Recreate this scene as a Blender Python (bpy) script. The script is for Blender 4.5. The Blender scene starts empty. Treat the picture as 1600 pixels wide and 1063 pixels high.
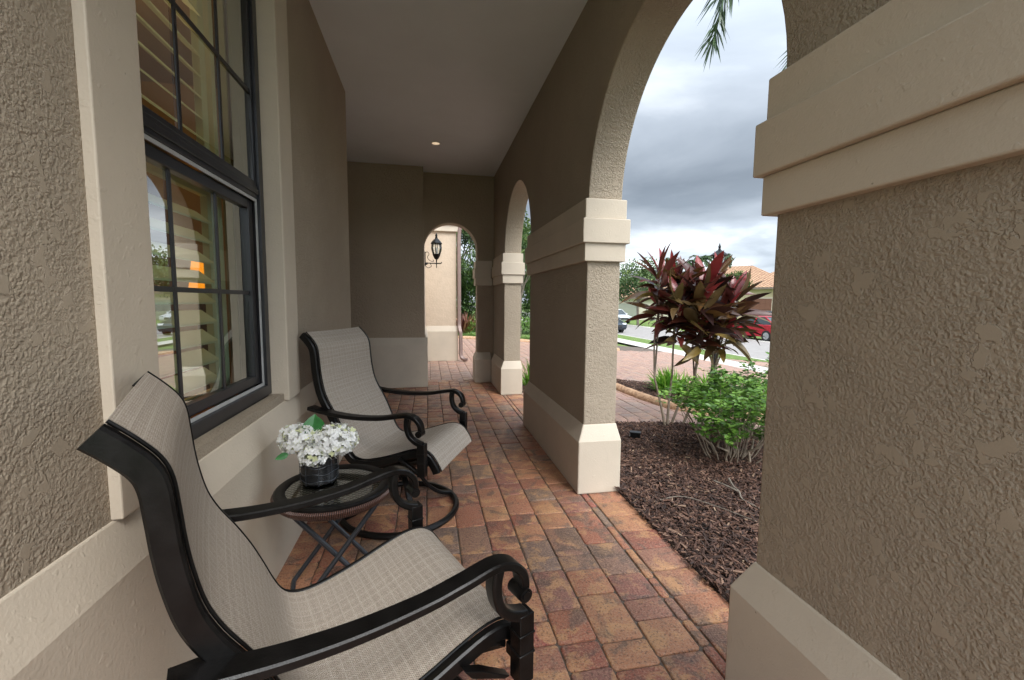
import bpy, bmesh, math, random
from math import sin, cos, pi, radians, sqrt, atan2, hypot, exp
from mathutils import Vector, Matrix, noise
random.seed(7)
SC = bpy.context.scene
COL = SC.collection
# ------------------------------------------------------------------ camera
H0 = 1.3
yaw, pitch, roll = radians(10.962), radians(5.116), radians(.487)
F = Vector((sin(yaw)*cos(pitch), cos(yaw)*cos(pitch), -sin(pitch)))
R0 = Vector((cos(yaw), -sin(yaw), 0)); U0 = R0.cross(F)
R_ = R0*cos(roll)+U0*sin(roll); U_ = -R0*sin(roll)+U0*cos(roll)
cd = bpy.data.cameras.new('camera'); cam = bpy.data.objects.new('camera', cd); COL.objects.link(cam)
M = Matrix((R_, U_, -F)).transposed().to_4x4(); M.translation = Vector((0, 0, H0)); cam.matrix_world = M
cd.sensor_width = 36; cd.lens = 676.63/1600*36; cd.clip_start = .05; cd.clip_end = 3000
SC.camera = cam
# ------------------------------------------------------------------ render / exposure
SC.view_settings.view_transform = 'Standard'; SC.view_settings.look = 'None'
SC.view_settings.exposure = 2.0; SC.view_settings.gamma = 1
SC.render.engine = 'CYCLES'
SC.cycles.use_denoising = True
SC.cycles.max_bounces = 10; SC.cycles.diffuse_bounces = 6; SC.cycles.glossy_bounces = 4
SC.cycles.transmission_bounces = 6; SC.cycles.transparent_max_bounces = 16
SC.cycles.sample_clamp_indirect = 6
# ------------------------------------------------------------------ world: overcast sky with cloud banks
SUN_EL, SUN_AZ = radians(48), radians(158)      # azimuth clockwise from +Y
W = bpy.data.worlds.new('World'); SC.world = W; W.use_nodes = True
nt = W.node_tree; N = nt.nodes; L = nt.links; N.clear()
def wn(t, **k):
    n = N.new(t)
    for a, b in k.items(): setattr(n, a, b)
    return n
def wmath(op, a, b=None, c=None):
    n = wn('ShaderNodeMath', operation=op)
    for i, v in enumerate((a, b, c)):
        if v is None: continue
        if isinstance(v, (int, float)): n.inputs[i].default_value = v
        else: L.new(v, n.inputs[i])
    return n.outputs[0]
tc = wn('ShaderNodeTexCoord'); sep = wn('ShaderNodeSeparateXYZ'); L.new(tc.outputs['Generated'], sep.inputs[0])
zc = wmath('ADD', wmath('MAXIMUM', sep.outputs[2], 0.0), .10)
comb = wn('ShaderNodeCombineXYZ')
L.new(wmath('DIVIDE', sep.outputs[0], zc), comb.inputs[0]); L.new(wmath('DIVIDE', sep.outputs[1], zc), comb.inputs[1])
n1 = wn('ShaderNodeTexNoise'); n1.inputs['Scale'].default_value = .62; n1.inputs['Detail'].default_value = 7; n1.inputs['Roughness'].default_value = .52; n1.inputs['Distortion'].default_value = .35
L.new(comb.outputs[0], n1.inputs['Vector'])
ramp = wn('ShaderNodeValToRGB')
cr = ramp.color_ramp; cr.elements[0].position = .34; cr.elements[0].color = (.27, .31, .36, 1)
cr.elements[1].position = .67; cr.elements[1].color = (.88, .93, .98, 1)
e = cr.elements.new(.50); e.color = (.44, .49, .55, 1)
L.new(n1.outputs['Fac'], ramp.inputs[0])
# cloud layers by elevation: bright strip low over the horizon, a dark bank above it, thinner bright cloud higher up
elr = wn('ShaderNodeValToRGB'); ec = elr.color_ramp
ec.elements[0].position = 0; ec.elements[0].color = (.95, .95, .95, 1)
ec.elements[1].position = 1; ec.elements[1].color = (1.0, 1.0, 1.0, 1)
for p, v in ((.10, .95), (.15, .62), (.24, .46), (.36, .60), (.50, .80), (.75, 1.0)):
    q = ec.elements.new(p); q.color = (v, v, v, 1)
wob = wn('ShaderNodeTexNoise'); wob.inputs['Scale'].default_value = .5; wob.inputs['Detail'].default_value = 4
L.new(comb.outputs[0], wob.inputs['Vector'])
L.new(wmath('ADD', sep.outputs[2], wmath('MULTIPLY', wmath('SUBTRACT', wob.outputs['Fac'], .5), .16)), elr.inputs[0])
mul = wn('ShaderNodeMixRGB', blend_type='MULTIPLY'); mul.inputs[0].default_value = 1
L.new(ramp.outputs[0], mul.inputs[1]); L.new(elr.outputs[0], mul.inputs[2])
# the veil is brighter towards the hidden sun
sd = Vector((sin(SUN_AZ)*cos(SUN_EL), cos(SUN_AZ)*cos(SUN_EL), sin(SUN_EL)))
dot = wn('ShaderNodeVectorMath', operation='DOT_PRODUCT'); L.new(tc.outputs['Generated'], dot.inputs[0]); dot.inputs[1].default_value = sd
glow = wmath('POWER', wmath('MAXIMUM', wmath('MULTIPLY_ADD', dot.outputs['Value'], .5, .5), 0), 3.0)
gain = wmath('MULTIPLY_ADD', glow, 1.9, .52)
mul2 = wn('ShaderNodeVectorMath', operation='SCALE'); L.new(mul.outputs[0], mul2.inputs[0]); L.new(gain, mul2.inputs['Scale'])
sky = wn('ShaderNodeTexSky', sky_type='NISHITA', sun_disc=False, sun_elevation=SUN_EL, sun_rotation=SUN_AZ)
sky.air_density = 1; sky.dust_density = 3
bg1 = wn('ShaderNodeBackground'); L.new(sky.outputs[0], bg1.inputs[0]); bg1.inputs[1].default_value = .05
bg2 = wn('ShaderNodeBackground'); L.new(mul2.outputs[0], bg2.inputs[0]); bg2.inputs[1].default_value = .92
mixs = wn('ShaderNodeMixShader'); mixs.inputs[0].default_value = .88
L.new(bg1.outputs[0], mixs.inputs[1]); L.new(bg2.outputs[0], mixs.inputs[2])
wo = wn('ShaderNodeOutputWorld'); L.new(mixs.outputs[0], wo.inputs[0])
# soft overcast sun
sl = bpy.data.lights.new('sun', 'SUN'); sl.energy = .6; sl.angle = radians(28); sl.color = (1, .96, .9)
so = bpy.data.objects.new('sun', sl); COL.objects.link(so); so.rotation_euler = (-sd).to_track_quat('-Z', 'Y').to_euler()
so.location = (3, -6, 9)

# ------------------------------------------------------------------ materials
def newmat(name):
    m = bpy.data.materials.new(name); m.use_nodes = True
    t = m.node_tree; b = t.nodes['Principled BSDF']
    return m, t, b
class NT:
    def __init__(s, t): s.t = t
    def n(s, ty, **k):
        x = s.t.nodes.new(ty)
        for a, b in k.items(): setattr(x, a, b)
        return x
    def l(s, a, b): s.t.links.new(a, b)
    def put(s, sock, v):
        if isinstance(v, (int, float)):
            try: sock.default_value = v
            except Exception: sock.default_value = (v, v, v, 1)
        elif isinstance(v, (tuple, list)): sock.default_value = v if len(v) == len(sock.default_value) else tuple(v)+(1,)
        else: s.l(v, sock)
    def m(s, op, a, b=None, c=None, clamp=False):
        x = s.n('ShaderNodeMath', operation=op); x.use_clamp = clamp
        for i, v in enumerate((a, b, c)):
            if v is not None: s.put(x.inputs[i], v)
        return x.outputs[0]
    def noise(s, vec, scale, detail=3, rough=.5, dist=0):
        x = s.n('ShaderNodeTexNoise'); s.l(vec, x.inputs['Vector'])
        x.inputs['Scale'].default_value = scale; x.inputs['Detail'].default_value = detail
        x.inputs['Roughness'].default_value = rough; x.inputs['Distortion'].default_value = dist
        return x.outputs['Fac']
    def ramp(s, f, pts):
        x = s.n('ShaderNodeValToRGB'); s.l(f, x.inputs[0]); c = x.color_ramp
        for i, (p, v) in enumerate(pts):
            if isinstance(v, (int, float)): v = (v, v, v)
            q = c.elements[i] if i < 2 else c.elements.new(p)
            q.position = p; q.color = tuple(v)+(1,)
        return x.outputs[0]
    def mix(s, f, a, b, mode='MIX'):
        x = s.n('ShaderNodeMixRGB', blend_type=mode); s.put(x.inputs[0], f); s.put(x.inputs[1], a); s.put(x.inputs[2], b)
        return x.outputs[0]
    def bump(s, h, dist, strength=1, nrm=None):
        x = s.n('ShaderNodeBump'); s.put(x.inputs['Height'], h); x.inputs['Distance'].default_value = dist
        x.inputs['Strength'].default_value = strength
        if nrm: s.l(nrm, x.inputs['Normal'])
        return x.outputs[0]
    def obj(s): return s.n('ShaderNodeTexCoord').outputs['Object']
    def uv(s): return s.n('ShaderNodeTexCoord').outputs['UV']
    def attr(s, nm='tint'):
        x = s.n('ShaderNodeAttribute'); x.attribute_name = nm; return x.outputs['Fac']

def stucco(name, col, lace=1.0, scale=1.0):
    m, t, b = newmat(name); g = NT(t); v = g.obj()
    w1 = g.n('ShaderNodeTexNoise'); g.l(v, w1.inputs['Vector']); w1.inputs['Scale'].default_value = 55*scale; w1.inputs['Detail'].default_value = 2
    wv = g.n('ShaderNodeVectorMath', operation='SCALE'); g.l(w1.outputs['Color'], wv.inputs[0]); wv.inputs['Scale'].default_value = .010/scale
    av = g.n('ShaderNodeVectorMath', operation='ADD'); g.l(v, av.inputs[0]); g.l(wv.outputs[0], av.inputs[1])
    vo = g.n('ShaderNodeTexVoronoi', feature='SMOOTH_F1'); g.l(av.outputs[0], vo.inputs['Vector']); vo.inputs['Scale'].default_value = 122*scale; vo.inputs['Smoothness'].default_value = .35
    lump = g.ramp(vo.outputs['Distance'], [(.12, 1), (.62, 0)])
    n3 = g.noise(v, 66*scale, 5, .62, .1)
    step = g.ramp(n3, [(.44, 0), (.52, .55), (.60, 1)])
    rough = g.m('ADD', g.m('MULTIPLY', lump, .45), g.m('MULTIPLY', step, .55))
    rough = g.mix(g.m('MULTIPLY', g.ramp(g.noise(v, 7, 3, .5), [(.42, 0), (.62, 1)]), .35), rough, .78)
    isl = g.ramp(g.noise(v, 20*scale, 4, .60, .2), [(.585, 0), (.600, 1)])
    hgt = g.m('ADD', g.m('MULTIPLY', rough, g.m('SUBTRACT', 1, isl)), g.m('MULTIPLY', isl, .78))
    fine = g.noise(v, 420, 2, .5)
    hh = g.m('ADD', hgt, g.m('MULTIPLY', fine, .10))
    t.links.new(g.bump(hh, .0050*lace, .85), b.inputs['Normal'])
    big = g.noise(v, 1.7, 4, .6)
    c = g.mix(g.ramp(big, [(.3, 0), (.7, 1)]), [x*.93 for x in col], [min(1, x*1.05) for x in col])
    c = g.mix(g.m('MULTIPLY', g.m('SUBTRACT', 1, hgt, clamp=True), .08), c, [x*.55 for x in col])  # shade in the hollows of the relief, put into the colour
    g.put(b.inputs['Base Color'], c); b.inputs['Roughness'].default_value = .62
    b.inputs['Specular IOR Level'].default_value = .35
    return m
def smooth_stucco(name, col, amt=.0011):
    m, t, b = newmat(name); g = NT(t); v = g.obj()
    h = g.m('ADD', g.m('MULTIPLY', g.noise(v, 120, 3, .55, .3), 1.0), g.m('MULTIPLY', g.ramp(g.noise(v, 38, 2, .5), [(.64, 0), (.7, 1)]), .5))
    t.links.new(g.bump(h, amt, .9), b.inputs['Normal'])
    big = g.noise(v, 2.3, 5, .62)
    c = g.mix(g.ramp(big, [(.3, 0), (.72, 1)]), [x*.90 for x in col], [min(1, x*1.04) for x in col])
    dirt = g.ramp(g.noise(v, 9, 6, .7, .8), [(.60, 0), (.78, 1)])
    c = g.mix(g.m('MULTIPLY', dirt, .22), c, [x*.6 for x in col])
    speck = g.ramp(g.noise(v, 55, 1, .4), [(.80, 0), (.83, 1)])
    c = g.mix(g.m('MULTIPLY', speck, .6), c, (.10, .075, .05))
    g.put(b.inputs['Base Color'], c); b.inputs['Roughness'].default_value = .55
    b.inputs['Specular IOR Level'].default_value = .35
    return m
def plain(name, col, rough=.5, metal=0, bump=0, bs=80, var=.12, vs=12, spec=.5):
    m, t, b = newmat(name); g = NT(t); v = g.obj()
    n = g.noise(v, vs, 4, .6)
    g.put(b.inputs['Base Color'], g.mix(g.ramp(n, [(.3, 0), (.7, 1)]), [x*(1-var) for x in col], [min(1, x*(1+var)) for x in col]))
    b.inputs['Roughness'].default_value = rough; b.inputs['Metallic'].default_value = metal; b.inputs['Specular IOR Level'].default_value = spec
    if bump: t.links.new(g.bump(g.noise(v, bs, 3), bump), b.inputs['Normal'])
    return m
MT = {}
MT['stucco'] = stucco('stucco_taupe', (.350, .288, .215))
MT['stucco_fine'] = stucco('stucco_taupe_far', (.340, .268, .192), 1.5, .6)
MT['trim'] = smooth_stucco('trim_beige', (.53, .455, .36))
MT['ceil'] = plain('ceiling_paint', (.68, .745, .79), .8, bump=.0004, bs=300, var=.03, vs=2)
MT['white'] = plain('white_paint', (.72, .72, .70), .45, var=.04)
MT['lens'] = None
def mk_black():
    m, t, b = newmat('black_cast_metal'); g = NT(t); v = g.obj()
    n = g.noise(v, 25, 5, .65)
    g.put(b.inputs['Base Color'], g.mix(g.ramp(n, [(.35, 0), (.75, 1)]), (.002, .0019, .0019), (.007, .0062, .006)))
    dust = g.ramp(g.noise(v, 260, 2, .5), [(.74, 0), (.79, 1)])
    g.put(b.inputs['Roughness'], g.m('MULTIPLY_ADD', n, .25, .22))
    b.inputs['Metallic'].default_value = .0; b.inputs['Specular IOR Level'].default_value = .28
    t.links.new(g.bump(g.noise(v, 190, 3, .6), .00035, .8), b.inputs['Normal'])
    return m
MT['black'] = mk_black()
MT['frame_black'] = plain('window_frame_dark', (.018, .018, .021), .35, var=.2)
MT['steel_grey'] = plain('grey_tube', (.045, .05, .058), .35, .4, var=.2)
def mk_sling():
    m, t, b = newmat('sling_mesh_fabric'); g = NT(t); uv = g.uv()
    s = g.n('ShaderNodeSeparateXYZ'); g.l(uv, s.inputs[0]); u, v = s.outputs[0], s.outputs[1]
    P = .0062
    a = g.m('SINE', g.m('MULTIPLY', u, 2*pi/P)); c = g.m('SINE', g.m('MULTIPLY', v, 2*pi/(P*1.25)))
    weave = g.m('MULTIPLY', a, c)                                   # -1..1 basket
    hgt = g.m('MULTIPLY_ADD', weave, .5, .5)
    def lines(x, per, w, seed):
        jit = g.n('ShaderNodeTexNoise', noise_dimensions='1D'); jit.inputs['Scale'].default_value = 9; jit.inputs['Detail'].default_value = 1
        g.l(g.m('ADD', x, seed), jit.inputs['W'])
        xx = g.m('ADD', x, g.m('MULTIPLY', jit.outputs['Fac'], .03))
        fr = g.m('FRACT', g.m('DIVIDE', xx, per))
        return g.m('LESS_THAN', fr, w)
    pale = g.m('MAXIMUM', lines(u, .027, .17, 3.1), lines(v, .025, .16, 7.7))
    dark = g.m('MAXIMUM', lines(u, .041, .14, 5.3), lines(v, .047, .14, 1.9))
    nz = g.n('ShaderNodeTexNoise'); g.l(uv, nz.inputs['Vector']); nz.inputs['Scale'].default_value = 420; nz.inputs['Detail'].default_value = 2
    streak = g.n('ShaderNodeTexNoise'); mp = g.n('ShaderNodeMapping'); mp.inputs['Scale'].default_value = (14, 300, 1); g.l(uv, mp.inputs[0]); g.l(mp.outputs[0], streak.inputs['Vector']); streak.inputs['Scale'].default_value = 1
    base = g.mix(g.ramp(nz.outputs['Fac'], [(.35, 0), (.65, 1)]), (.24, .200, .162), (.53, .455, .38))
    base = g.mix(g.m('MULTIPLY', g.ramp(streak.outputs['Fac'], [(.35, 0), (.65, 1)]), .3), base, (.25, .205, .16))
    base = g.mix(g.m('MULTIPLY', dark, .13), base, (.135, .105, .082))
    base = g.mix(g.m('MULTIPLY', pale, .26), base, (.58, .52, .45))
    hole = g.ramp(hgt, [(.02, 1), (.26, 0)])
    base = g.mix(g.m('MULTIPLY', hole, .92), base, (.05, .04, .032))
    g.put(b.inputs['Base Color'], base); b.inputs['Roughness'].default_value = .62; b.inputs['Specular IOR Level'].default_value = .35
    t.links.new(g.bump(hgt, .0012, .9), b.inputs['Normal'])
    return m
MT['sling'] = mk_sling()
def mk_paver(name, far=False):
    m, t, b = newmat(name); g = NT(t); v = g.obj(); ti = g.attr('tint')
    base = g.ramp(ti, [(0, (.14, .048, .035)), (.16, (.29, .085, .052)), (.32, (.36, .135, .072)), (.42, (.19, .13, .095)), (.52, (.28, .095, .06)), (.68, (.43, .20, .095)), (.80, (.33, .12, .07)), (.88, (.18, .125, .10)), (1, (.29, .062, .045))])
    off = g.n('ShaderNodeVectorMath', operation='SCALE'); cx = g.n('ShaderNodeCombineXYZ'); g.l(ti, cx.inputs[2]); g.l(cx.outputs[0], off.inputs[0]); off.inputs['Scale'].default_value = 37
    ad = g.n('ShaderNodeVectorMath', operation='ADD'); g.l(v, ad.inputs[0]); g.l(off.outputs[0], ad.inputs[1]); v2 = ad.outputs[0]
    cl = g.noise(v2, 9, 5, .65, .5)
    c = g.mix(g.m('MULTIPLY', g.ramp(cl, [(.50, 0), (.60, 1)]), .68), base, (.52, .28, .12))
    cl2 = g.noise(v2, 7, 5, .6, .8)
    c = g.mix(g.m('MULTIPLY', g.ramp(cl2, [(.52, 0), (.62, 1)]), .72), c, (.075, .055, .047))
    gr = g.noise(v, 125, 4, .7)
    c = g.mix(g.m('MULTIPLY', g.ramp(gr, [(.47, 0), (.60, 1)]), .50), c, (.46, .29, .19))
    c = g.mix(g.m('MULTIPLY', g.ramp(g.noise(v, 95, 4, .7), [(.54, 0), (.63, 1)]), .72), c, (.06, .03, .024))
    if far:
        c = g.mix(.52, c, (.40, .285, .235))  # outdoor pavers blended towards a paler pinkish tan
    g.put(b.inputs['Base Color'], c)
    g.put(b.inputs['Roughness'], g.m('MULTIPLY_ADD', cl, -.45, .66, clamp=True)); b.inputs['Specular IOR Level'].default_value = .45
    hh = g.m('ADD', g.m('MULTIPLY', g.noise(v, 125, 4, .7), 1.1), g.m('MULTIPLY', g.noise(v, 30, 4, .6), 1.0))
    t.links.new(g.bump(hh, .0065, .9), b.inputs['Normal'])
    return m
MT['paver'] = mk_paver('clay_paver'); MT['paver_out'] = mk_paver('clay_paver_pale', True)
MT['sand'] = plain('joint_sand', (.115, .088, .068), .95, bump=.003, bs=160, var=.4, vs=30)
MT['soil'] = plain('mulch_soil', (.035, .020, .014), .95, bump=.02, bs=45, var=.5, vs=25)
def tinted(name, pts, rough=.6, sc=30, amt=.3, bump=0, trans=0, spec=.5):
    m, t, b = newmat(name); g = NT(t); v = g.obj(); ti = g.attr('tint')
    c = g.ramp(ti, pts); n = g.noise(v, sc, 4, .6)
    c = g.mix(g.m('MULTIPLY', g.ramp(n, [(.35, 0), (.7, 1)]), amt), c, (.0, .0, .0))
    g.put(b.inputs['Base Color'], c); b.inputs['Roughness'].default_value = rough; b.inputs['Specular IOR Level'].default_value = spec
    if bump: t.links.new(g.bump(n, bump), b.inputs['Normal'])
    if trans:
        tr = g.n('ShaderNodeBsdfTranslucent'); g.put(tr.inputs[0], c); mx = g.n('ShaderNodeMixShader'); mx.inputs[0].default_value = trans
        g.l(b.outputs[0], mx.inputs[1]); g.l(tr.outputs[0], mx.inputs[2]); g.l(mx.outputs[0], t.nodes['Material Output'].inputs[0])
    return m
MT['mulch'] = tinted('mulch_chips', [(0, (.022, .011, .007)), (.4, (.075, .033, .020)), (.7, (.15, .075, .047)), (.9, (.24, .145, .095)), (1, (.42, .30, .19))], .8, 90, .4, .001)
MT['leaf'] = tinted('shrub_leaf', [(0, (.025, .07, .010)), (.5, (.095, .205, .028)), (.85, (.20, .35, .055)), (1, (.28, .42, .09))], .38, 20, .15, trans=.25)
MT['fern'] = tinted('fern_leaf', [(0, (.07, .20, .02)), (.5, (.20, .42, .05)), (1, (.38, .58, .10))], .5, 20, .15, trans=.3)
MT['tree_leaf'] = tinted('tree_leaf', [(0, (.025, .055, .014)), (.5, (.06, .115, .03)), (.85, (.12, .19, .05)), (1, (.22, .27, .08))], .55, 3, .25, trans=.25)
MT['palm_leaf'] = tinted('palm_leaf', [(0, (.03, .06, .025)), (.5, (.06, .11, .04)), (1, (.12, .18, .06))], .4, 8, .2, trans=.2)
MT['cordy'] = tinted('cordyline_leaf', [(0, (.020, .009, .008)), (.30, (.045, .016, .012)), (.50, (.11, .020, .016)), (.64, (.050, .032, .013)), (.78, (.13, .060, .018)), (.88, (.12, .085, .035)), (.95, (.30, .20, .05)), (1, (.24, .03, .03))], .28, 14, .25, trans=.18)
MT['cordy_far'] = tinted('bronze_leaf', [(0, (.12, .03, .02)), (.5, (.26, .09, .05)), (1, (.38, .20, .12))], .45, 14, .2, trans=.2)
MT['stem'] = plain('grey_bark', (.24, .19, .14), .8, bump=.004, bs=60, var=.3)
MT['bark'] = plain('tree_bark', (.14, .115, .09), .85, bump=.02, bs=20, var=.3)
def mk_grass():
    m, t, b = newmat('lawn_grass'); g = NT(t); v = g.obj()
    n = g.noise(v, 60, 4, .7); n2 = g.noise(v, 1.2, 4, .6)
    c = g.mix(g.ramp(n, [(.3, 0), (.7, 1)]), (.055, .11, .018), (.17, .27, .05))
    c = g.mix(g.m('MULTIPLY', g.ramp(n2, [(.4, 0), (.7, 1)]), .5), c, (.24, .28, .08))
    g.put(b.inputs['Base Color'], c); b.inputs['Roughness'].default_value = .9
    t.links.new(g.bump(n, .04), b.inputs['Normal']); return m
MT['grass'] = mk_grass()
MT['asphalt'] = plain('road_surface', (.27, .25, .235), .9, bump=.004, bs=120, var=.12, vs=3)
MT['concrete'] = plain('pale_concrete', (.50, .47, .42), .85, bump=.002, bs=90, var=.1, vs=4)
def mk_curb():
    m, t, b = newmat('stamped_curb'); g = NT(t); v = g.obj()
    n = g.noise(v, 22, 5, .6, .4)
    c = g.ramp(n, [(.28, (.20, .11, .06)), (.5, (.42, .25, .14)), (.72, (.56, .38, .24))])
    g.put(b.inputs['Base Color'], c); b.inputs['Roughness'].default_value = .75
    t.links.new(g.bump(g.noise(v, 60, 4, .6), .006), b.inputs['Normal']); return m
MT['curb'] = mk_curb()
MT['pipe'] = plain('downspout_mauve', (.21, .145, .125), .45, .2, var=.08)
MT['wicker'] = None
def mk_wicker():
    m, t, b = newmat('brown_wicker'); g = NT(t); uv = g.uv()
    s = g.n('ShaderNodeSeparateXYZ'); g.l(uv, s.inputs[0])
    w = g.m('MULTIPLY_ADD', g.m('SINE', g.m('ADD', g.m('MULTIPLY', s.outputs[0], 2*pi*190), g.m('MULTIPLY', s.outputs[1], 6))), .5, .5)
    c = g.mix(w, (.022, .012, .010), (.155, .075, .055))
    g.put(b.inputs['Base Color'], c); b.inputs['Roughness'].default_value = .4
    t.links.new(g.bump(w, .003), b.inputs['Normal']); return m
MT['wicker'] = mk_wicker()
def mk_glass(name, refl=.14, tint=(.80, .90, .84), rough=0.0):
    m, t, b = newmat(name); g = NT(t); t.nodes.remove(b)
    tr = g.n('ShaderNodeBsdfTransparent'); tr.inputs[0].default_value = tint+(1,)
    gl = g.n('ShaderNodeBsdfGlossy'); gl.inputs['Roughness'].default_value = rough; gl.inputs[0].default_value = (.95, .98, .97, 1)
    fr = g.n('ShaderNodeFresnel'); fr.inputs[0].default_value = 1.5
    mx = g.n('ShaderNodeMixShader'); g.put(mx.inputs[0], g.m('ADD', g.m('MULTIPLY', fr.outputs[0], 1.5), refl, clamp=True))
    g.l(tr.outputs[0], mx.inputs[1]); g.l(gl.outputs[0], mx.inputs[2]); g.l(mx.outputs[0], t.nodes['Material Output'].inputs[0]); return m
MT['glass'] = mk_glass('window_glass', .27, (.82, .95, .83)); MT['glass_clear'] = mk_glass('clear_glass', .03, (.93, .95, .95))
def mk_emit(name, col, st):
    m, t, b = newmat(name); b.inputs['Base Color'].default_value = col+(1,); b.inputs['Emission Color'].default_value = col+(1,); b.inputs['Emission Strength'].default_value = st; return m
MT['bulb'] = mk_emit('recessed_bulb', (1, .78, .52), .16)
MT['shade'] = mk_emit('lamp_shade_glow', (1, .30, .01), .42)
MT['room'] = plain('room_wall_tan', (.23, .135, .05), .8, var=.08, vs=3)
MT['shutter'] = plain('shutter_cream', (.72, .76, .62), .4, var=.02)
MT['petal'] = tinted('petal_white', [(0, (.76, .76, .76)), (.8, (.88, .88, .86)), (.93, (.80, .80, .60)), (1, (.55, .60, .25))], .55, 40, .06, trans=.22)
MT['flower_leaf'] = plain('broad_leaf', (.03, .15, .035), .4, var=.3, vs=30)
def mk_tile():
    m, t, b = newmat('clay_roof_tile'); g = NT(t); v = g.obj(); s = g.n('ShaderNodeSeparateXYZ'); g.l(v, s.inputs[0])
    w1 = g.m('SINE', g.m('MULTIPLY', g.m('ADD', s.outputs[0], s.outputs[1]), 2*pi/.36)); w2 = g.m('FRACT', g.m('DIVIDE', s.outputs[2], .14))
    c = g.mix(g.ramp(g.noise(v, 4, 5, .7), [(.3, 0), (.7, 1)]), (.30, .15, .085), (.50, .32, .19))
    c = g.mix(g.m('MULTIPLY', g.m('LESS_THAN', w2, .22), .6), c, (.12, .07, .05))
    g.put(b.inputs['Base Color'], c); b.inputs['Roughness'].default_value = .8
    t.links.new(g.bump(g.m('ADD', w1, w2), .04), b.inputs['Normal']); return m
MT['tile'] = mk_tile()
MT['house_wall'] = plain('house_stucco_yellow', (.52, .43, .28), .8, var=.05)
MT['house_wall2'] = plain('house_stucco_cream', (.58, .54, .42), .8, var=.05)
MT['fascia'] = plain('fascia_brown', (.17, .13, .10), .6)
MT['gdoor'] = plain('garage_door_brown', (.17, .07, .045), .5, var=.15)
MT['gdoor2'] = plain('garage_door_sage', (.26, .27, .22), .6, var=.05)
MT['car_red'] = plain('car_paint_red', (.42, .012, .03), .18, .2, var=.03)
MT['car_grey'] = plain('car_paint_grey', (.05, .062, .08), .2, .4, var=.03)
MT['car_white'] = plain('car_paint_white', (.72, .73, .75), .2, var=.02)
MT['car_black'] = plain('car_paint_black', (.015, .015, .018), .2, .2)
MT['car_glass'] = plain('car_glass', (.05, .065, .07), .06, var=.05)
MT['tyre'] = plain('tyre_rubber', (.018, .018, .018), .8)
MT['rim'] = plain('alloy_rim', (.45, .46, .48), .3, .8)
MT['lamp_lens'] = plain('headlight_lens', (.7, .72, .75), .1)

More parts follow.
